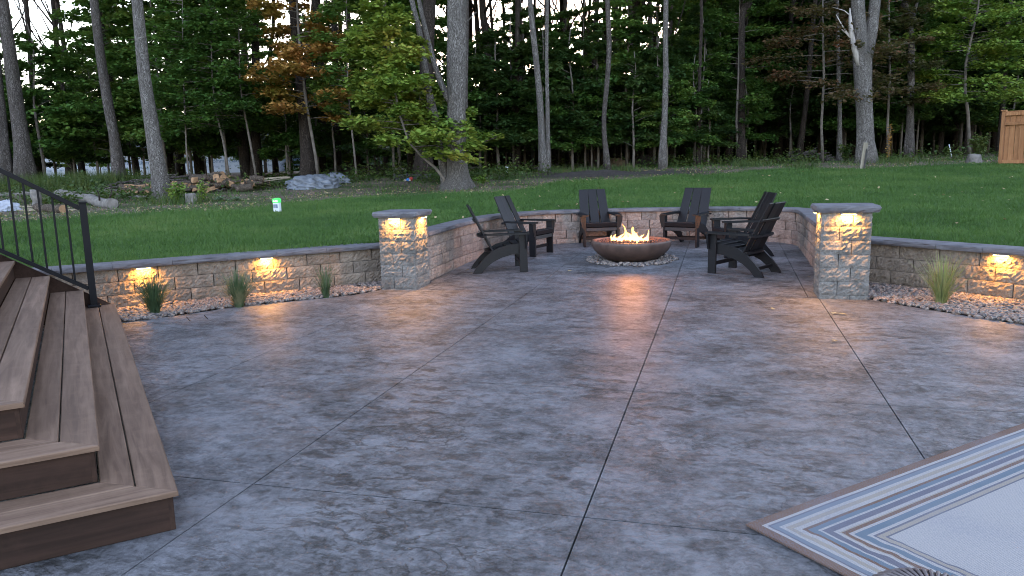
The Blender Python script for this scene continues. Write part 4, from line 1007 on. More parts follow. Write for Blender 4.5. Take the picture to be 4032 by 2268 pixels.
def scatter_sap(n, r0, r1, d0, d1, mats, ks, sc=(.9, 1.2), grp='young trees filling the wood edge', where='deeper in the wood'):
    for i in range(n):
        r = r0+(r1-r0)*(i+random.random())/n; d = random.uniform(d0, d1); x, y = along(r, d); mk = random.choice(mats); k = random.choice(ks)
        sapling(x, y, k, M[mk], '%s %syoung tree between %s' % (NAMES[mk], 'distant ' if d > 40 else 'deeper ' if d > 32 else '', where_is(x, y)), grp, random.uniform(*sc))
LG, LD, LL = 'leaf_green', 'leaf_dark', 'leaf_lime'
def gap(r): return -.655 < r < -.53
scatter_sap(8, -.80, -.655, 27, 34, [LG, LD], [0, 2, 4], (.7, 1.0), where='at the far left of the wood edge')
scatter_sap(8, -.655, -.53, 27, 34, [LD, LG], [2], (.6, 1.15), where='under the bright gap at the left')
scatter_sap(15, -.53, -.12, 27, 31, [LG, LG, LD], [0, 4, 2, 2], (.7, 1.05), where='at the left wood edge')
scatter_sap(12, -.53, -.06, 32, 40, [LG, LD, LD], [1, 2, 0], (.8, 1.0), where='in the left part of the wood')
scatter_sap(8, -.52, .0, 42, 54, [LD, LD, LG], [0, 2], (.9, 1.2), where='far back in the left part of the wood')
scatter_sap(9, -.68, -.22, 38, 48, [LL], [2], (.5, .75), where='low in front of the white building')
scatter_sap(14, -.04, .27, 26.5, 30, [LG, LG, LD], [2], (.6, 1.15), where='in the middle of the wood')
scatter_sap(6, .0, .26, 28, 33, [LG, LD], [0], (.7, .9), where='reaching higher in the middle of the wood')
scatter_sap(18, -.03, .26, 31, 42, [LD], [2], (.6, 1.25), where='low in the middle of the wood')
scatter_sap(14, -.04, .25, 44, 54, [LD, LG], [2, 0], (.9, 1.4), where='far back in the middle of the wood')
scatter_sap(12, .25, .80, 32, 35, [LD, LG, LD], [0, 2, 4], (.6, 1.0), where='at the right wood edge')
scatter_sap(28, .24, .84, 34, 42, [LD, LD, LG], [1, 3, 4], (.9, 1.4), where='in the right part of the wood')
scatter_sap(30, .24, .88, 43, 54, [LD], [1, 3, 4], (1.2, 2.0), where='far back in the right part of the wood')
def tall(x, y, k, rad, label, group, H=1.0, bark=None, crown=True):
    root = empty('forest_tree', (x, y, tz(x, y)), random.uniform(0, 6.28)); root.rotation_euler[0] = random.uniform(-.05, .05); root.rotation_euler[1] = random.uniform(-.05, .05)
    tag(root, label, 'tree', group); o = link('trunk', TALL[k], root, mat=bark or M['bark_dark']); o.scale = (rad/.16, rad/.16, H)
    if crown: link('crown', CAN[k % 3], root, (0, 0, 15*H), random.uniform(0, 6), scale=random.uniform(.8, 1.25))
def scatter_tall(n, r0, r1, d0, d1, rad, label, group, H=(.9, 1.2)):
    for i in range(n):
        r = r0+(r1-r0)*(i+random.random())/n; d = random.uniform(d0, d1); x, y = along(r, d); rr_ = random.uniform(*rad)
        tall(x, y, random.randrange(7), rr_, '%s dark %strunk between %s' % ('slender' if rr_ < (rad[0]+rad[1])/2 else 'stouter', 'distant ' if d > 35 else '', where_is(x, y)), 'tall trunks in the wood', random.uniform(*H))
scatter_tall(16, -.74, -.02, 28, 36, (.09, .19), 'dark trunk standing in shade in the left part of the wood', 'shaded trunks in the left wood')
scatter_tall(26, -.80, .0, 36, 56, (.12, .24), 'dark trunk far back in the left part of the wood', 'far trunks in the left wood')
scatter_tall(9, -.01, .27, 28, 35, (.07, .16), 'dark slim trunk in the middle of the wood', 'slim trunks in the middle wood')
scatter_tall(30, -.03, .28, 35, 58, (.11, .24), 'dark trunk far back against the bright sky in the middle', 'far trunks in the middle wood')
scatter_tall(10, .27, .78, 32, 38, (.09, .19), 'dark trunk in the right part of the wood', 'shaded trunks in the right wood')
scatter_tall(22, .25, .85, 38, 58, (.12, .24), 'dark trunk far back in the right part of the wood', 'far trunks in the right wood')

# --- far mass of woodland (reads as one mass), stuff
def gap_(r): return -.67 < r < -.52
def far_mass():
    r = np.random.default_rng(5); CS = []
    for i in range(1150):
        rr = r.uniform(-.95, .95); d = r.uniform(60, 95); x, y = along(rr, d)
        if rr < -.27 and rr > -.74 and d < 66: continue
        if rr < -.05: h = r.uniform(0, 1)**1.4*8.5
        elif rr < .25: h = r.uniform(0, 1)**1.5*(5.5 if r.random() < .85 else 12)
        else: h = r.uniform(0, 17)
        if gap_(rr): h *= .4
        n = 42; s = r.uniform(.6, 1.5); CS.append(np.array([x, y, 1.1+h])+r.normal(0, 1, (n, 3))*[s, s, s*.45])
    for i in range(1500):
        rr = r.uniform(-.27, .95); d = r.uniform(54, 66) if rr > -.1 else r.uniform(64, 76); x, y = along(rr, d); n = 40; s = r.uniform(.5, 1.1)
        CS.append(np.array([x, y, 1.2+r.uniform(0, 1)**.8*(4.2 if rr > .27 else 3.0)])+r.normal(0, 1, (n, 3))*[s, s, s*.5])
    C = np.concatenate(CS); V, Fq = leaf_quads(C, up_normals(len(C), r, 1.0), .55, r)
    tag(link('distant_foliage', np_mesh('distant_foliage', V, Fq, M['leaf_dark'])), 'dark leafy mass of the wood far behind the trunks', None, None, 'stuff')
far_mass()

# --- low undergrowth along the wood edge
def undergrowth():
    r = np.random.default_rng(9); CS = []; n = 0
    for i in range(1500):
        rr = r.uniform(-.85, .85); e = float(np.interp(rr, _lr, _ld)); d = e+1.2+abs(r.normal(0, 1))*4.0+(2.6 if -.2 < rr < .27 else 1.2)
        if rr < -.30: d += 1.0
        if -.38 < rr < -.20: d += 1.6
        x, y = along(rr, d)
        if mnoise.noise(Vector((x*.35, y*.35, 3))) < -.05: continue
        hh = .10+.30*max(0, mnoise.noise(Vector((x*.6, y*.6, 9)))+.25)*min(1, (d-e)/3); k = 26; s = r.uniform(.12, .34)
        C = np.array([x, y, tz(x, y)])+np.column_stack([r.normal(0, s, k), r.normal(0, s, k), abs(r.normal(0, hh, k))]); CS.append(C)
    C = np.concatenate(CS); V, Fq = leaf_quads(C, up_normals(len(C), r, .6), .085, r)
    tag(link('undergrowth', np_mesh('undergrowth', V, Fq, M['weed'])), 'low leafy weeds along the wood edge', None, None, 'stuff')
undergrowth()

# --- grass of the lawn and rough grass at the edge
def blades():
    r = np.random.default_rng(3); X = []; Y = []; D = []
    N = 700000; d = 6.3+(23)*r.random(N)**1.35; rr = r.uniform(-.80, .80, N); l = rr*d+r.uniform(-.5, .5, N)
    det = RX*.963+RY*.268; x = (l*.963-RY*d)/det; y = (RX*d+.268*l)/det
    wm = wood_mask(x, y); nz = np.array([mnoise.noise(Vector((a*1.1, b*1.1, 0))) for a, b in zip(x[::40], y[::40])]); nz = np.repeat(nz, 40)[:N]
    keep = (~inside_poly(x, y, YARD_HOLE)) & (r.random(N) > np.clip(wm*1.6-.3, 0, .93))
    x, y, d, wm = x[keep], y[keep], d[keep], wm[keep]; n = len(x)
    z = tzv(x, y)-.004
    h = r.uniform(.03, .07, n)*(1+.9*np.clip(wm-.2, 0, 1)*r.random(n)); w = .0036*(1+.14*(d-6)); a = r.uniform(0, 6.28, n); lx = r.normal(0, .45, n)*h; ly = r.normal(0, .45, n)*h
    V = np.empty((n, 3, 3), np.float32); ca, sa = np.cos(a)*w, np.sin(a)*w
    V[:, 0] = np.column_stack([x-ca, y-sa, z]); V[:, 1] = np.column_stack([x+ca, y+sa, z]); V[:, 2] = np.column_stack([x+lx, y+ly, z+h])
    tag(link('grass', np_mesh('grass', V.reshape(-1, 3), np.arange(n*3).reshape(n, 3), M['grass'])), 'short mown lawn grass behind the walls', None, None, 'stuff')
blades()
def tall_grass():
    r = np.random.default_rng(8); V = []; n = 5200
    C = []
    for (px, py, sx, sy, k) in [(250, 722, 2.6, .9, 5200), (430, 735, .8, .6, 1200), (600, 730, 1.2, .4, 500), (2000, 705, 1.0, .3, 200), (2250, 650, 1.2, .5, 350), (2950, 655, .8, .35, 350), (3160, 660, .5, .3, 250), (3560, 640, 1.8, .5, 450), (700, 800, .9, .35, 450), (2460, 640, .6, .3, 200)]:
        b = T(px, py, 25.0 if px < 2600 else 28.0); l0, d0 = lat(b[0], b[1]), depth(b[0], b[1])
        for i in range(k):
            l = l0+r.normal(0, sx*.5); d = d0+r.normal(0, sy); det = RX*.963+RY*.268; C.append(((l*.963-RY*d)/det, (RX*d+.268*l)/det, .55 if px < 450 else .28))
    n = len(C); C = np.array(C); z = np.array([tz(a, b) for a, b in C[:, :2]]); h = C[:, 2]*r.uniform(.35, 1.1, n); a = r.uniform(0, 6.28, n); w = .009; lx = r.normal(0, .35, n)*h; ly = r.normal(0, .35, n)*h
    V = np.empty((n, 3, 3)); V[:, 0] = np.column_stack([C[:, 0]-np.cos(a)*w, C[:, 1]-np.sin(a)*w, z]); V[:, 1] = np.column_stack([C[:, 0]+np.cos(a)*w, C[:, 1]+np.sin(a)*w, z]); V[:, 2] = np.column_stack([C[:, 0]+lx, C[:, 1]+ly, z+h])
    tag(link('tall_grass', np_mesh('tall_grass', V.reshape(-1, 3), np.arange(n*3).reshape(n, 3), M['weed'])), 'unmown tall grass at the edge of the wood', None, None, 'stuff')
tall_grass()
def litter():
    r = np.random.default_rng(4); P = []
    for i in range(5000):
        rr = r.uniform(-.8, .8); e = float(np.interp(rr, _lr, _ld)); d = e+abs(r.normal(0, 1))*3.2-.15; x, y = along(rr, d); P.append((x, y, tz(x, y)+.012))
    for i in range(170):
        rr = r.uniform(-.1, .8); e = float(np.interp(rr, _lr, _ld)); d = r.uniform(8, e); x, y = along(rr, d); P.append((x, y, tz(x, y)+.045))
    P = np.array(P); k = ~inside_poly(P[:, 0], P[:, 1], YARD_HOLE); P = P[k]
    V, Fq = leaf_quads(P, up_normals(len(P), r, .5), .055, r); tag(link('fallen_leaves', np_mesh('fallen_leaves', V, Fq, M['litter'])), 'dry leaves fallen on the lawn and under the trees', None, None, 'stuff')
litter()

# ------------------------------------------------------------------ firewood, logs, sticks
def log_mesh(r, L, seed, bark, split=False):
    m = MB(); n = 7; seg = 10
    m.tube([((i/(n-1)-.5)*L, .01*math.sin(i*1.3+seed), 0) for i in range(n)], [r*(1+.08*math.sin(i*2+seed)) for i in range(n)], seg, .25, True, seed)
    if split: m.v = [(x, y, max(z, -r*.15)) for x, y, z in m.v]
    me = m.mesh('firewood_log', bark, False); me.materials.append(M['logend'])
    for p in me.polygons:
        if len(p.vertices) == seg or (split and p.normal.z < -.9): p.material_index = 1
    return me
LOGS = [log_mesh(r, L, s, M['logbark'], sp) for r, L, s, sp in [(.075, .50, 1, False), (.10, .46, 2, False), (.07, .55, 3, True), (.085, .42, 4, True), (.05, .60, 5, False), (.085, .50, 6, True)]]
pc = T(700, 765); l0, d0 = lat(pc[0], pc[1]), depth(pc[0], pc[1]); det_ = RX*.963+RY*.268
def LD_(l, d): return ((l*.963-RY*d)/det_, (RX*d+.268*l)/det_)
rl_ = random.Random(21)
for i in range(150):
    u = rl_.uniform(-1, 1); v = rl_.uniform(-.9, .9); hgt = (.52 if u > .1 else .30)*max(0, 1-abs(v))*(1-.55*abs(u-.25)); x, y = LD_(l0+u*1.95, d0+.95+v*.8)
    end = rl_.random() < .38
    a = YAW+(rl_.uniform(-.5, .5) if not end else PI/2+rl_.uniform(-.5, .5))
    link('firewood_log', LOGS[i % 6], None, (x, y, tz(x, y)+.06+hgt*rl_.uniform(.35, 1.0)), rot=(rl_.uniform(0, 6.28), rl_.uniform(-.25, .25), a))
    tag(COL.objects[-1], 'cut piece of firewood in the tan heap behind the pale trunk', 'firewood', 'split firewood in the heap')
def single_log(pxa, pxb, r, mat, label, name='log', cat='log', lift=None, ends=True):
    a = T(*pxa); b = T(*pxb); m = MB(); a = Vector(a); b = Vector(b); a.z = tz(a.x, a.y)+r*.8; b.z = tz(b.x, b.y)+r*.8; n = 9; pts = [a.lerp(b, i/(n-1))+Vector((0, 0, .03*math.sin(i*1.7+pxa[0]))) for i in range(n)]
    m.tube([tuple(p-a) for p in pts], [r*(1+.06*math.sin(i*1.9)) for i in range(n)], 12, .18, True, pxa[0]); me = m.mesh(name, mat, False); me.materials.append(M['logend'] if ends else mat)
    for p in me.polygons:
        if len(p.vertices) == 12: p.material_index = 1
    return tag(link(name, me, None, tuple(a)), label, cat)
o = single_log((232, 775), (446, 822), .118, M['loggray'], 'big weathered gray log with its sawn end facing us beside the railing post', ends=False)
st = MB(); 
for (x0, y0, x1, y1) in ((392, 790, 382, 748), (430, 785, 440, 742)):
    b_ = T(412, 818); p = Q(x0, y0, b_)-np.array(o.location); q = Q(x1, y1, b_)-np.array(o.location); st.tube([tuple(p), tuple((p+q)/2+[.02, 0, 0]), tuple(q)], [.022, .016, .012], 7, .2)
st.obj('branch_stub', M['bark_dark'], o)
single_log((146, 832), (250, 838), .085, M['logbark'], 'short brown log lying left of the big gray log')
single_log((-20, 778), (150, 768), .06, M['loggray'], 'long thin gray log lying behind the stair railing', ends=False)
single_log((-30, 752), (95, 748), .07, M['logbark'], 'brown log with a pale sawn end at the far left')
single_log((185, 768), (485, 752), .022, M['loggray'], 'long bare branch lying in front of the tall weeds', 'fallen_branch', 'branch', ends=False)
single_log((500, 780), (610, 782), .035, M['loggray'], 'gray stick lying in front of the firewood heap', 'fallen_branch', 'branch', ends=False)
single_log((850, 752), (925, 748), .03, M['deadwood'], 'pale stick lying at the right end of the firewood heap', 'fallen_branch', 'branch', ends=False)
single_log((1060, 740), (985, 738), .02, M['loggray'], 'short stick below the pale boards', 'fallen_branch', 'branch', ends=False)
for k in range(9):
    a = T(60+k*22, 815+(k % 3)*7); 
    o = MB().box((0, 0, .012), (rl_.uniform(.5, .9), .09, .022)).obj('wood_strip', M['plank'], None, loc=(a[0], a[1], tz(a[0], a[1])), rz=YAW+rl_.uniform(-.3, .3)); tag(o, 'pale split board scrap on the ground behind the stair railing', 'board', 'pale board scraps behind the railing')
sb = T(148, 812); sm = log_mesh(.115, .40, 9, M['loggray']); so_ = link('chopping_stump', sm, None, (sb[0], sb[1], sb[2]+.19), rot=(0, PI/2, 0)); tag(so_, 'upright sawn stump standing behind the stair railing', 'stump')
def jag_stump(px, py, w, h, mat, label):
    b = T(px, py); m = MB(); seg = 14; vs = []
    for j in range(5):
        for i in range(seg):
            t = 2*PI*i/seg; r = w*(1.25-.3*j/4)*(1+.25*mnoise.noise(Vector((math.cos(t)*2+px, math.sin(t)*2, j*.4)))); z = h*j/4*(1 if j < 4 else 1+.45*mnoise.noise(Vector((math.cos(t)*3, math.sin(t)*3, px*.1)))); vs.append((r*math.cos(t), r*math.sin(t), z-.03))
    fs = [(j*seg+i, j*seg+(i+1) % seg, (j+1)*seg+(i+1) % seg, (j+1)*seg+i) for j in range(4) for i in range(seg)]+[tuple(range(4*seg, 5*seg))]
    m.add(vs, fs, True); o = m.obj('tree_stump', mat, None, loc=(b[0], b[1], b[2])); tag(o, label, 'stump')
jag_stump(752, 800, .12, .25, M['loggray'], 'jagged gray tree stump right of the pale trunk')
jag_stump(3835, 640, .20, .26, M['loggray'], 'low pale broken stump left of the cedar fence')
# brush heap
bp = T(3165, 640)
for i in range(46):
    l = rl_.gauss(0, .62); dd = rl_.gauss(.2, .25); h0 = max(.03, .42*(1-abs(l)/1.1)*rl_.random()); b = LD_(lat(bp[0], bp[1])+l, depth(bp[0], bp[1])+dd); L = rl_.uniform(.3, .8)
    a = rl_.uniform(0, 6.28); e = rl_.uniform(-.3, .7); p = Vector((0, 0, 0)); q = Vector((math.cos(a)*L*math.cos(e), math.sin(a)*L*math.cos(e), L*math.sin(e)*.6)); r = rl_.uniform(.012, .05)
    o = MB().tube([p, (p+q)/2+Vector((0, 0, .04)), q], [r, r*.8, r*.5], 6, .2, seed=i).obj('brush_stick', M['bark_gray'], None, loc=(b[0], b[1], tz(*b)+h0)); tag(o, 'broken stick in the brush heap left of the large forked trunk', 'stick', 'sticks in the brush heap')
bq = T(560, 745)
for i in range(60):
    l = rl_.gauss(0, .9); dd = rl_.gauss(.3, .45); h0 = max(.02, .30*(1-abs(l)/2)*rl_.random()); b = LD_(lat(bq[0], bq[1])+l, depth(bq[0], bq[1])+dd); L = rl_.uniform(.4, 1.2)
    a = YAW+rl_.gauss(0, .5); q = Vector((math.cos(a)*L, math.sin(a)*L, rl_.uniform(-.05, .2))); r = rl_.uniform(.012, .04)
    o = MB().tube([Vector((0, 0, 0)), q/2+Vector((0, 0, .05)), q], [r, r*.8, r*.5], 6, .2, seed=i).obj('brush_stick', M['bark_gray'], None, loc=(b[0], b[1], tz(*b)+h0)); tag(o, 'gray stick in the brush behind the firewood and pale flaky trunk', 'stick', 'sticks in the brush by the firewood')
# dead fallen trunks leaning inside the wood

# ------------------------------------------------------------------ tarps, boards, mounds
def crumple(name, px, py, sx, sy, sz, seed, mat, label, cat):
    b = T(px, py); bm = bmesh.new(); bmesh.ops.create_icosphere(bm, subdivisions=5, radius=1)
    for v in bm.verts:
        c = v.co.copy(); n1 = mnoise.fractal(c*1.5+Vector((seed, 0, 0)), 1.0, 2, 3); rdg = abs(mnoise.noise(c*3.1+Vector((0, seed, 0))))+.6*abs(mnoise.noise(c*6.3+Vector((0, 0, seed))))
        k = 1+.30*n1-.26*rdg+.1; v.co = Vector((c.x*k*sx, c.y*k*sy, max(c.z*k*sz, -.06*sz)))
    me = bpy.data.meshes.new(name); bm.to_mesh(me); bm.free(); me.materials.append(mat); me.polygons.foreach_set('use_smooth', np.ones(len(me.polygons), bool))
    return tag(link(name, me, None, (b[0], b[1], b[2]+.02), YAW), label, cat)
crumple('tarp', 1228, 744, .80, .46, .36, 3, M['tarp'], 'large crumpled silver-gray tarp lying at the wood edge', 'tarp')
crumple('tarp', 1325, 722, .40, .30, .28, 8, M['tarp'], 'smaller fold of gray tarp right behind the large one', 'tarp')
crumple('tarp', 10, 832, .34, .25, .22, 5, M['whitetarp'], 'white crumpled sheet at the far left edge', 'sheet')
for k, (pa, pb, w) in enumerate((((935, 728), (1130, 716), .20), ((960, 735), (1140, 722), .16), ((1040, 742), (1140, 730), .12))):
    a = Vector(T(*pa)); b = Vector(T(*pb)); 
    o = MB().bar((0, 0, 0), tuple(b-a+Vector((0, 0, .02))), w, .022).obj('long_board', M['plank'], None, loc=tuple(a+Vector((0, 0, .15+.03*k)))); tag(o, ['longest pale board lying on the grass left of the gray tarp', 'middle pale board lying left of the gray tarp', 'shortest pale board lying left of the gray tarp'][k], 'board', 'pale boards lying beside the tarp')
def mound(name, px, py, sx, sy, h, mat, label, cat='mound'):
    b = T(px, py); m = MB(); n = 26; vs = []
    for j in range(n+1):
        for i in range(n+1):
            x, y = (i/n*2-1), (j/n*2-1); r = math.hypot(x, y); z = h*max(0, 1-r*r)*(1+.5*mnoise.fractal(Vector((x*2.4, y*2.4, px*.1)), .9, 2, 4))+.04*h*mnoise.noise(Vector((x*14, y*14, 0)))-.05; vs.append((x*sx, y*sy, z))
    m.add(vs, [(j*(n+1)+i, j*(n+1)+i+1, (j+1)*(n+1)+i+1, (j+1)*(n+1)+i) for j in range(n) for i in range(n)], True); return tag(m.obj(name, mat, None, loc=(b[0], b[1], b[2]), rz=YAW), label, cat)
M['soil'] = simple('dark_topsoil', (.035, .027, .025), .95, .6, 18, 1.0, .03)
M['sand'] = simple('brown_earth', (.15, .10, .065), .95, .4, 12, .9, .03)
mound('soil_heap', 2330, 690, 1.9, .8, .17, M['soil'], 'low spread of dark topsoil between the twin stems and the pale trunk')
mound('soil_heap', 2580, 680, 1.3, .7, .10, M['soil'], 'thin right-hand spread of dark topsoil')
mound('earth_mound', 2425, 655, .65, .6, .32, M['sand'], 'light brown earth mound behind the dark soil')
mound('dark_soil_mound', 2530, 648, .9, .6, .36, M['soil'], 'rounded dark mound behind the topsoil left of the pale trunk')  # bare dark soil, no leaf cover on it
mound('dark_soil_mound', 1400, 672, 2.2, .6, .42, M['soil'], 'long dark earth bank between the tarp and the black raised bed')

# ------------------------------------------------------------------ black raised bed, toy, pipe, posts
a = Vector(T(1553, 708)); b = Vector(T(1752, 706)); L = (b-a).length
rb_ = empty('raised_bed', tuple(a), math.atan2((b-a).y, (b-a).x)); tag(rb_, 'black plastic raised bed frame left of the huge trunk', 'raised bed')
for k in range(4):
    MB().box((L*(k+.5)/4, 0, .08), (L/4-.02, .03, .17)).obj('side_panel', M['blackplastic'], rb_); MB().box((L*(k+.5)/4, .9, .08), (L/4-.02, .03, .17)).obj('side_panel', M['blackplastic'], rb_)
    MB().box((L*k/4+.02, -.01, .10), (.05, .06, .22)).obj('bracket', M['blackplastic'], rb_)
for x in (0, L): MB().box((x, .45, .08), (.03, .87, .17)).obj('side_panel', M['blackplastic'], rb_)
m = MB(); m.add([(0, 0, .11), (L, 0, .11), (L, .9, .11), (0, .9, .11)], [(0, 1, 2, 3)]); m.obj('soil', M['soil'], rb_)
tb = T(1608, 716); toy = empty('soft_toy', (tb[0], tb[1], tb[2]), YAW); tag(toy, 'small red, blue and white soft toy lying before the black raised bed', 'toy')
def blob(name, c, r, s, col, par):
    bm = bmesh.new(); bmesh.ops.create_icosphere(bm, subdivisions=3, radius=r)
    for v in bm.verts: v.co = Vector((v.co.x*s[0], v.co.y*s[1], v.co.z*s[2]))*(1+.2*mnoise.noise(v.co*14+Vector(c)*7))
    me = bpy.data.meshes.new(name); bm.to_mesh(me); bm.free(); me.materials.append(col); return link(name, me, par, c)
red = simple('red_plush', (.40, .05, .04), .9); blue = simple('blue_plush', (.03, .14, .42), .9); wht = simple('pale_plush', (.5, .42, .36), .9)
blob('body', (0, 0, .06), .055, (1.2, .9, .9), blue, toy); blob('head', (.09, 0, .09), .06, (1, .9, 1), red, toy); blob('foot', (-.10, 0, .045), .04, (1.2, .8, .8), wht, toy); blob('hand', (.05, -.05, .05), .025, (1.4, .8, .8), wht, toy)
pb_ = T(1996, 684); pp = empty('standpipe', (pb_[0], pb_[1], pb_[2])); tag(pp, 'short white plastic pipe standing at the lawn edge', 'pipe')
Dp = (pb_-EYE).dot(FW); rp_ = 10*Dp/F_/2
MB().tube([(0, 0, -.05), (0, 0, 26*Dp/F_)], [rp_, rp_], 16).obj('pipe', M['pvc'], pp); MB().tube([(0, 0, 21*Dp/F_), (0, 0, 27.5*Dp/F_)], [rp_*1.22, rp_*1.22], 16).obj('pipe_cap', M['pvc'], pp)
# leaning wooden post with tap
b = T(3394, 664); Dw = (b-EYE).dot(FW); post = empty('leaning_post', (b[0], b[1], b[2]), YAW-.3); post.rotation_euler[1] = .09; tag(post, 'short leaning gray wooden post with a pipe and tap before the large forked trunk', 'post')
M['oldwood'] = mat_wood('old_gray_wood', (.20, .17, .13), (.33, .30, .24), 2, .9)
MB().box((0, 0, .38), (.13, .10, .82)).obj('post', M['oldwood'], post); MB().box((.05, -.065, .30), (.045, .035, .62)).obj('pipe', M['blackplastic'], post); MB().tube([(.06, -.06, .60), (.06, -.12, .60), (.06, -.13, .56)], [.02, .02, .016], 8).obj('tap', M['loggray'], post)
b = T(3748, 620); sk_ = empty('marker_stake', (b[0], b[1], b[2]), YAW); sk_.rotation_euler[1] = -.28; tag(sk_, 'thin white stake leaning in the weeds left of the cedar fence', 'stake'); MB().tube([(0, 0, -.05), (0, 0, .50)], [.022, .020], 8).obj('rod', M['pvc'], sk_); MB().tube([(0, 0, .50), (0, 0, .525)], [.026, .026], 8).obj('tip', M['pvc'], sk_)
# flat pale slab sunk in the lawn
b = G(478, 1004, .47); o = MB().box((0, 0, .0), (.75, .14, .03), ch=.01).obj('sunken_slab', M['pvc'], None, loc=(b[0], b[1], .485), rz=.35+PI/4-.3); tag(o, 'narrow pale slab sunk flat in the lawn behind the left wall', 'slab')

# green-lit box on the lawn
gb = T(1093, 834); Dg = (gb-EYE).dot(FW); s_ = Dg/F_; box = empty('lit_box', (gb[0], gb[1], gb[2]), YAW-.25); tag(box, 'small white box with glowing green top and dark label on the lawn', 'light box')
wbx, hbx = 25*s_, 53*s_
MB().box((0, 0, hbx*.34), (wbx, wbx*.8, hbx*.70), ch=.008).obj('body', M['pvc'], box)
gt = NT('green_glow'); gt.bsdf((.10, .45, .14), .4, None, .4, **{'Emission Color': (.05, .9, .12, 1), 'Emission Strength': .03})
hood = [(-wbx*.52, hbx*.68), (wbx*.52, hbx*.68), (wbx*.52, hbx*.95), (wbx*.1, hbx*1.03), (-wbx*.52, hbx*.97)]
MB().prism(hood, -wbx*.42, wbx*.42, 1).obj('hood', gt.m, box)
for k in (-1, 0, 1): MB().tube([(k*wbx*.28, -wbx*.43, hbx*.80), (k*wbx*.28, -wbx*.47, hbx*.80)], [wbx*.13, wbx*.10], 10).obj('led', mat_emit('green_led', (.45, 1, .45), .16), box)
MB().box((0, -wbx*.415, hbx*.42), (wbx*.86, .012, hbx*.36), ch=.003).obj('label_plate', M['pvc'], box)
MB().box((0, -wbx*.415-.010, hbx*.43), (wbx*.68, .010, hbx*.26), ch=.002).obj('label_print', simple('navy_label', (.02, .05, .13), .5), box)
for k, (w_, z_) in enumerate(((.4, .52), (.55, .46), (.5, .42), (.45, .345))): MB().box((-.02*wbx, -wbx*.415-.0165, hbx*z_), (wbx*w_, .003, hbx*.018), ch=.0005).obj('print_line', M['pvc'], box)

# ------------------------------------------------------------------ cedar fence
fb = T(3938, 646); fd_l, fd_d = .633, -.774; q2 = LD_(lat(fb[0], fb[1])+fd_l, depth(fb[0], fb[1])+fd_d); dv = Vector((q2[0]-fb[0], q2[1]-fb[1], 0)).normalized()
ft = Q(3945, 438, fb)[2]-fb[2]
fence = empty('cedar_fence', (fb[0], fb[1], fb[2]), math.atan2(dv.y, dv.x)); tag(fence, 'orange-brown cedar board fence at the right edge of the lawn', 'fence')
FL = 5.2; H = ft
for x in (0, 2.6, 5.2): MB().box((x, 0, H/2), (.10, .10, H)).obj('post', M['cedar'], fence); MB().box((x, 0, H+.018), (.15, .15, .035), ch=.01).obj('post_cap', M['cedar'], fence)
for x in (0, 2.6):
    for z, h, nm in ((H-.09, .11, 'rail'), (H*.76, .085, 'rail'), (.07, .11, 'rail')): MB().box((x+1.3, -.03, z), (2.49, .045, h)).obj(nm, M['cedar'], fence)
    MB().box((x+1.3, 0, H-.02), (2.49, .11, .03)).obj('top_board', M['cedar'], fence)
    for k in range(18): MB().box((x+.05+.07+.139*k, .012 if k % 2 else -.004+.03, H/2-.01), (.145 if k % 2 else .12, .017, H-.10)).obj('board', M['cedar'], fence)

# ------------------------------------------------------------------ buildings seen through the wood
def bpt(px, d): r = (px-2016)/F_; return along(r, d)
P0 = bpt(-150, 58); P1 = bpt(1120, 61); dv = Vector((P1[0]-P0[0], P1[1]-P0[1], 0)); L = dv.length
hb = empty('unfinished_house', (P0[0], P0[1], 1.0), math.atan2(dv.y, dv.x)); tag(hb, 'long unfinished house in white printed wrap behind the left trees', 'building')
MB().box((L/2, 4, .85), (L, 8, 1.75)).obj('wrapped_wall', M['wrap'], hb); MB().box((L/2, 3.95, 1.85), (L+.2, 8.2, .22)).obj('eave_board', M['osb'], hb)
m = MB(); m.prism([(-.5, 1.98), (8.5, 1.98), (4, 4.3)], -.3, L+.3, 0); m.obj('roof', M['roof'], hb)
for j, (tx, sz) in enumerate((('Commercial', .42), ('Wrap  Barrier', .26))):
    cu = bpy.data.curves.new('wrap_lettering', 'FONT'); cu.body = tx; cu.size = sz; cu.extrude = .002
    tmp = bpy.data.objects.new('tmp', cu); COL.objects.link(tmp); bpy.context.view_layer.update()
    lme = bpy.data.meshes.new_from_object(tmp.evaluated_get(bpy.context.evaluated_depsgraph_get())); bpy.data.objects.remove(tmp); lme.materials.clear(); lme.materials.append(M['wrapink'])
    for k in range(14): link('lettering', lme, hb, (1.0+k*1.75+.15*j, -.006, 1.05-.36*j), rot=(PI/2, 0, 0))
P0 = bpt(2230, 66); P1 = bpt(2400, 66); dv = Vector((P1[0]-P0[0], P1[1]-P0[1], 0)); L = dv.length
hc = empty('far_house', (P0[0], P0[1], 1.0), math.atan2(dv.y, dv.x)); tag(hc, 'blue-gray house glimpsed behind the middle of the wood', 'building')
MB().box((L/2, 3, 1.6), (L, 6, 3.2)).obj('wall', M['siding'], hc); m = MB(); m.prism([(-.4, 3.2), (6.4, 3.2), (3, 5.2)], -.3, L+.3, 0); m.obj('roof', M['roof'], hc)
P0 = bpt(3600, 64); P1 = bpt(3760, 64); dv = Vector((P1[0]-P0[0], P1[1]-P0[1], 0)); L = dv.length
hd = empty('far_house', (P0[0], P0[1], 1.0), math.atan2(dv.y, dv.x)); tag(hd, 'pale shed glimpsed low between the dark trunks at the right', 'building')
MB().box((L/2, 3, 1.1), (L, 6, 2.2)).obj('wall', M['wrap'], hd); m = MB(); m.prism([(-.4, 2.2), (6.4, 2.2), (3, 3.8)], -.3, L+.3, 0); m.obj('roof', M['roof'], hd)

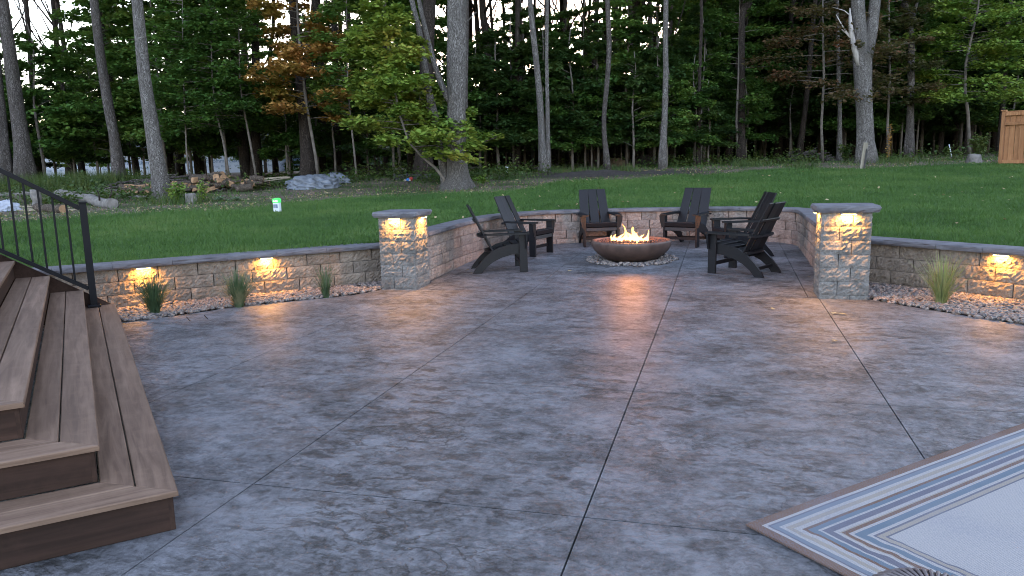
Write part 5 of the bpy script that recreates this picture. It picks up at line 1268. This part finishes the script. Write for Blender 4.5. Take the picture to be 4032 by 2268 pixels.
# ------------------------------------------------------------------ single plants
def rosette(px, py, R, n, label, seed):
    b = T(px, py); r = np.random.default_rng(seed); V = []; Fq = []; k = 0
    root = empty('mullein_plant', (b[0], b[1], b[2])); tag(root, label, 'plant', 'mullein rosettes at the lawn edge')
    for i in range(n):
        a = i*2.4; e = .25+.9*i/n; L = R*(1.05-.5*i/n); m = MB(); vs = []; S = 5
        for s in range(S+1):
            t = s/S; o = L*t*math.cos(e)*(1); z = L*t*math.sin(e)-.25*L*t*t*t; w = .30*L*math.sin(min(1, t*.9+.12)*PI)**.8*.5
            for q in (-1, 0, 1): vs.append((o, q*w, z+(.18*w if q else 0)))
        m.add(vs, [(s*3+q, s*3+q+1, s*3+q+4, s*3+q+3) for s in range(S) for q in (0, 1)], True); m.obj('leaf', M['mullein'], root, loc=(0, 0, .02), rz=a)
rosette(868, 792, .26, 17, 'pale green mullein rosette nearer the stump', 1); rosette(932, 792, .24, 16, 'pale green mullein rosette nearer the gray tarp', 2)
def leafy_weed(px, py, h, n, spread, mat, label, lf=.05, seed=1):
    b = T(px, py); r = np.random.default_rng(seed); root = empty('weed_plant', (b[0], b[1], b[2])); tag(root, label, 'plant'); m = MB(); CS = []
    for i in range(max(1, n//60)):
        a = r.uniform(0, 6.28); s = spread*r.random(); p = [(0, 0, 0), (math.cos(a)*s*.5, math.sin(a)*s*.5, h*.5), (math.cos(a)*s, math.sin(a)*s, h*r.uniform(.7, 1))]; m.tube(p, [.008, .006, .003], 5)
        t = r.uniform(.15, 1, 60); C = np.array([[np.interp(q, [0, .5, 1], [p[0][c], p[1][c], p[2][c]]) for c in range(3)] for q in t]); CS.append(C+r.normal(0, .035+.02*spread, C.shape))
    m.obj('stem', M['bark_sap'], root); V, Fq = leaf_quads(np.concatenate(CS), up_normals(len(CS)*60, r, .6), lf, r); link('foliage', np_mesh('foliage', V, Fq, mat), root)
leafy_weed(697, 800, .48, 700, .26, M['leaf_lime'], 'yellowing bushy weed right of the pale trunk', .055, 1)
leafy_weed(800, 795, .50, 500, .22, M['leaf_lime'], 'thin yellowish weed between the jagged stump and the mullein', .045, 2)
leafy_weed(497, 722, .55, 240, .06, M['leaf_lime'], 'tall leafy weed beside the leaning brown-gray trunk', .09, 3)
leafy_weed(3496, 640, 1.25, 300, .05, M['leaf_orange'], 'tall brown-gold seed stalk right of the large forked trunk', .05, 4)
leafy_weed(2720, 640, .62, 700, .35, M['leaf_green'], 'rounded green bush right of the smooth pale trunk', .08, 5)
leafy_weed(3860, 622, .9, 900, .5, M['weed'], 'yellow-green bush left of the cedar fence', .09, 6)
leafy_weed(3330, 640, .7, 500, .35, M['weed'], 'dull bush at the foot of the thin pale trunk', .08, 7)
leafy_weed(1900, 720, .16, 240, .25, M['leaf_lime'], 'low yellow-green plant at the roots of the huge trunk', .06, 8)
leafy_weed(1140, 690, .6, 360, .25, M['leaf_green'], 'bright green low shrub behind the gray tarp', .10, 9)
leafy_weed(2290, 640, .9, 500, .4, M['weed'], 'grassy green weed clump right of the twin stems', .07, 10)

# ------------------------------------------------------------------ near the camera: ribbed seat edge, leaves on the patio
SZ = .40; SR = .20; sb = G(3690, 2246, SZ-.01); dh = Vector((ray(3690, 2246)[0], ray(3690, 2246)[1], 0)).normalized()
st = empty('ribbed_pouf', (sb[0]-dh.x*(SR-.03), sb[1]-dh.y*(SR-.03), .01)); tag(st, 'dark ribbed stool top just showing at the bottom of the picture', 'stool')
wick = simple('dark_wicker', (.025, .018, .02), .6, .3, 30, .3, .002); wick2 = simple('gray_wicker', (.12, .10, .10), .6, .3, 30, .3, .002)
MB().lathe([(0, 0), (SR*.8, 0), (SR*.93, .06), (SR*.97, SZ*.5), (SR*.95, SZ-.09), (SR*.86, SZ-.035), (SR*.66, SZ-.008), (0, SZ)], 48).obj('seat', wick, st)
for k in range(44):
    a = 2*PI*k/44; c_, s_2 = math.cos(a), math.sin(a)
    MB().tube([(SR*.82*c_, SR*.82*s_2, .01), (SR*.98*c_, SR*.98*s_2, SZ*.5), (SR*.965*c_, SR*.965*s_2, SZ-.088), (SR*.87*c_, SR*.87*s_2, SZ-.033), (SR*.66*c_, SR*.66*s_2, SZ-.006), (SR*.2*c_, SR*.2*s_2, SZ)], [.007, .007, .007, .007, .006, .003], 5).obj('rib', wick2, st)
def patio_leaf(px, py, mat, label, s=.045):
    b = G(px, py, 0); b = G(px, py, patz(b[1])); r = np.random.default_rng(px); m = MB(); n = 10; vs = [(0, 0, .012)]
    for i in range(n): t = 2*PI*i/n; q = s*(1 if i % 2 == 0 else .55)*r.uniform(.8, 1.1); vs.append((q*math.cos(t), q*.7*math.sin(t), .006+.014*r.random()))
    m.add(vs, [(0, 1+i, 1+(i+1) % n) for i in range(n)]); o = m.obj('dry_leaf', mat, None, loc=(b[0], b[1], b[2]+.002), rz=r.uniform(0, 6)); tag(o, label, 'leaf', 'dry leaves on the patio')
for (x, y, lb) in ((3289, 1238, 'brown curled leaf on the patio before the right pillar'), (3318, 1240, 'second brown leaf close to the first before the right pillar'), (3042, 1220, 'small tan leaf left of the right pillar'), (2243, 1068, 'small pale leaf left of the pebble ring'), (3285, 1346, 'leaf lying near the long joint below the right pillar'), (1840, 1066, 'dark curled leaf beside the nearest left chair'), (1853, 1079, 'brown leaf at the rear foot of the nearest left chair'), (3185, 1092, 'tan leaf at the side of the right pillar'), (3430, 820, 'x')):
    if lb != 'x': patio_leaf(x, y, M['litter'], lb)
for k, (x, y) in enumerate(((735, 1249), (805, 1242))):
    a = G(x, y, .01); b = G(x+14, y+14, .01); o = MB().tube([(0, 0, .006), (b[0]-a[0], b[1]-a[1], .004)], [.005, .003], 6).obj('twig', M['bark_dark'], None, loc=(a[0], a[1], .004)); tag(o, ['dark twig on the bed edge nearer the stairs', 'dark twig on the bed edge nearer the middle tuft'][k], 'twig', 'twigs at the pebble bed edge')
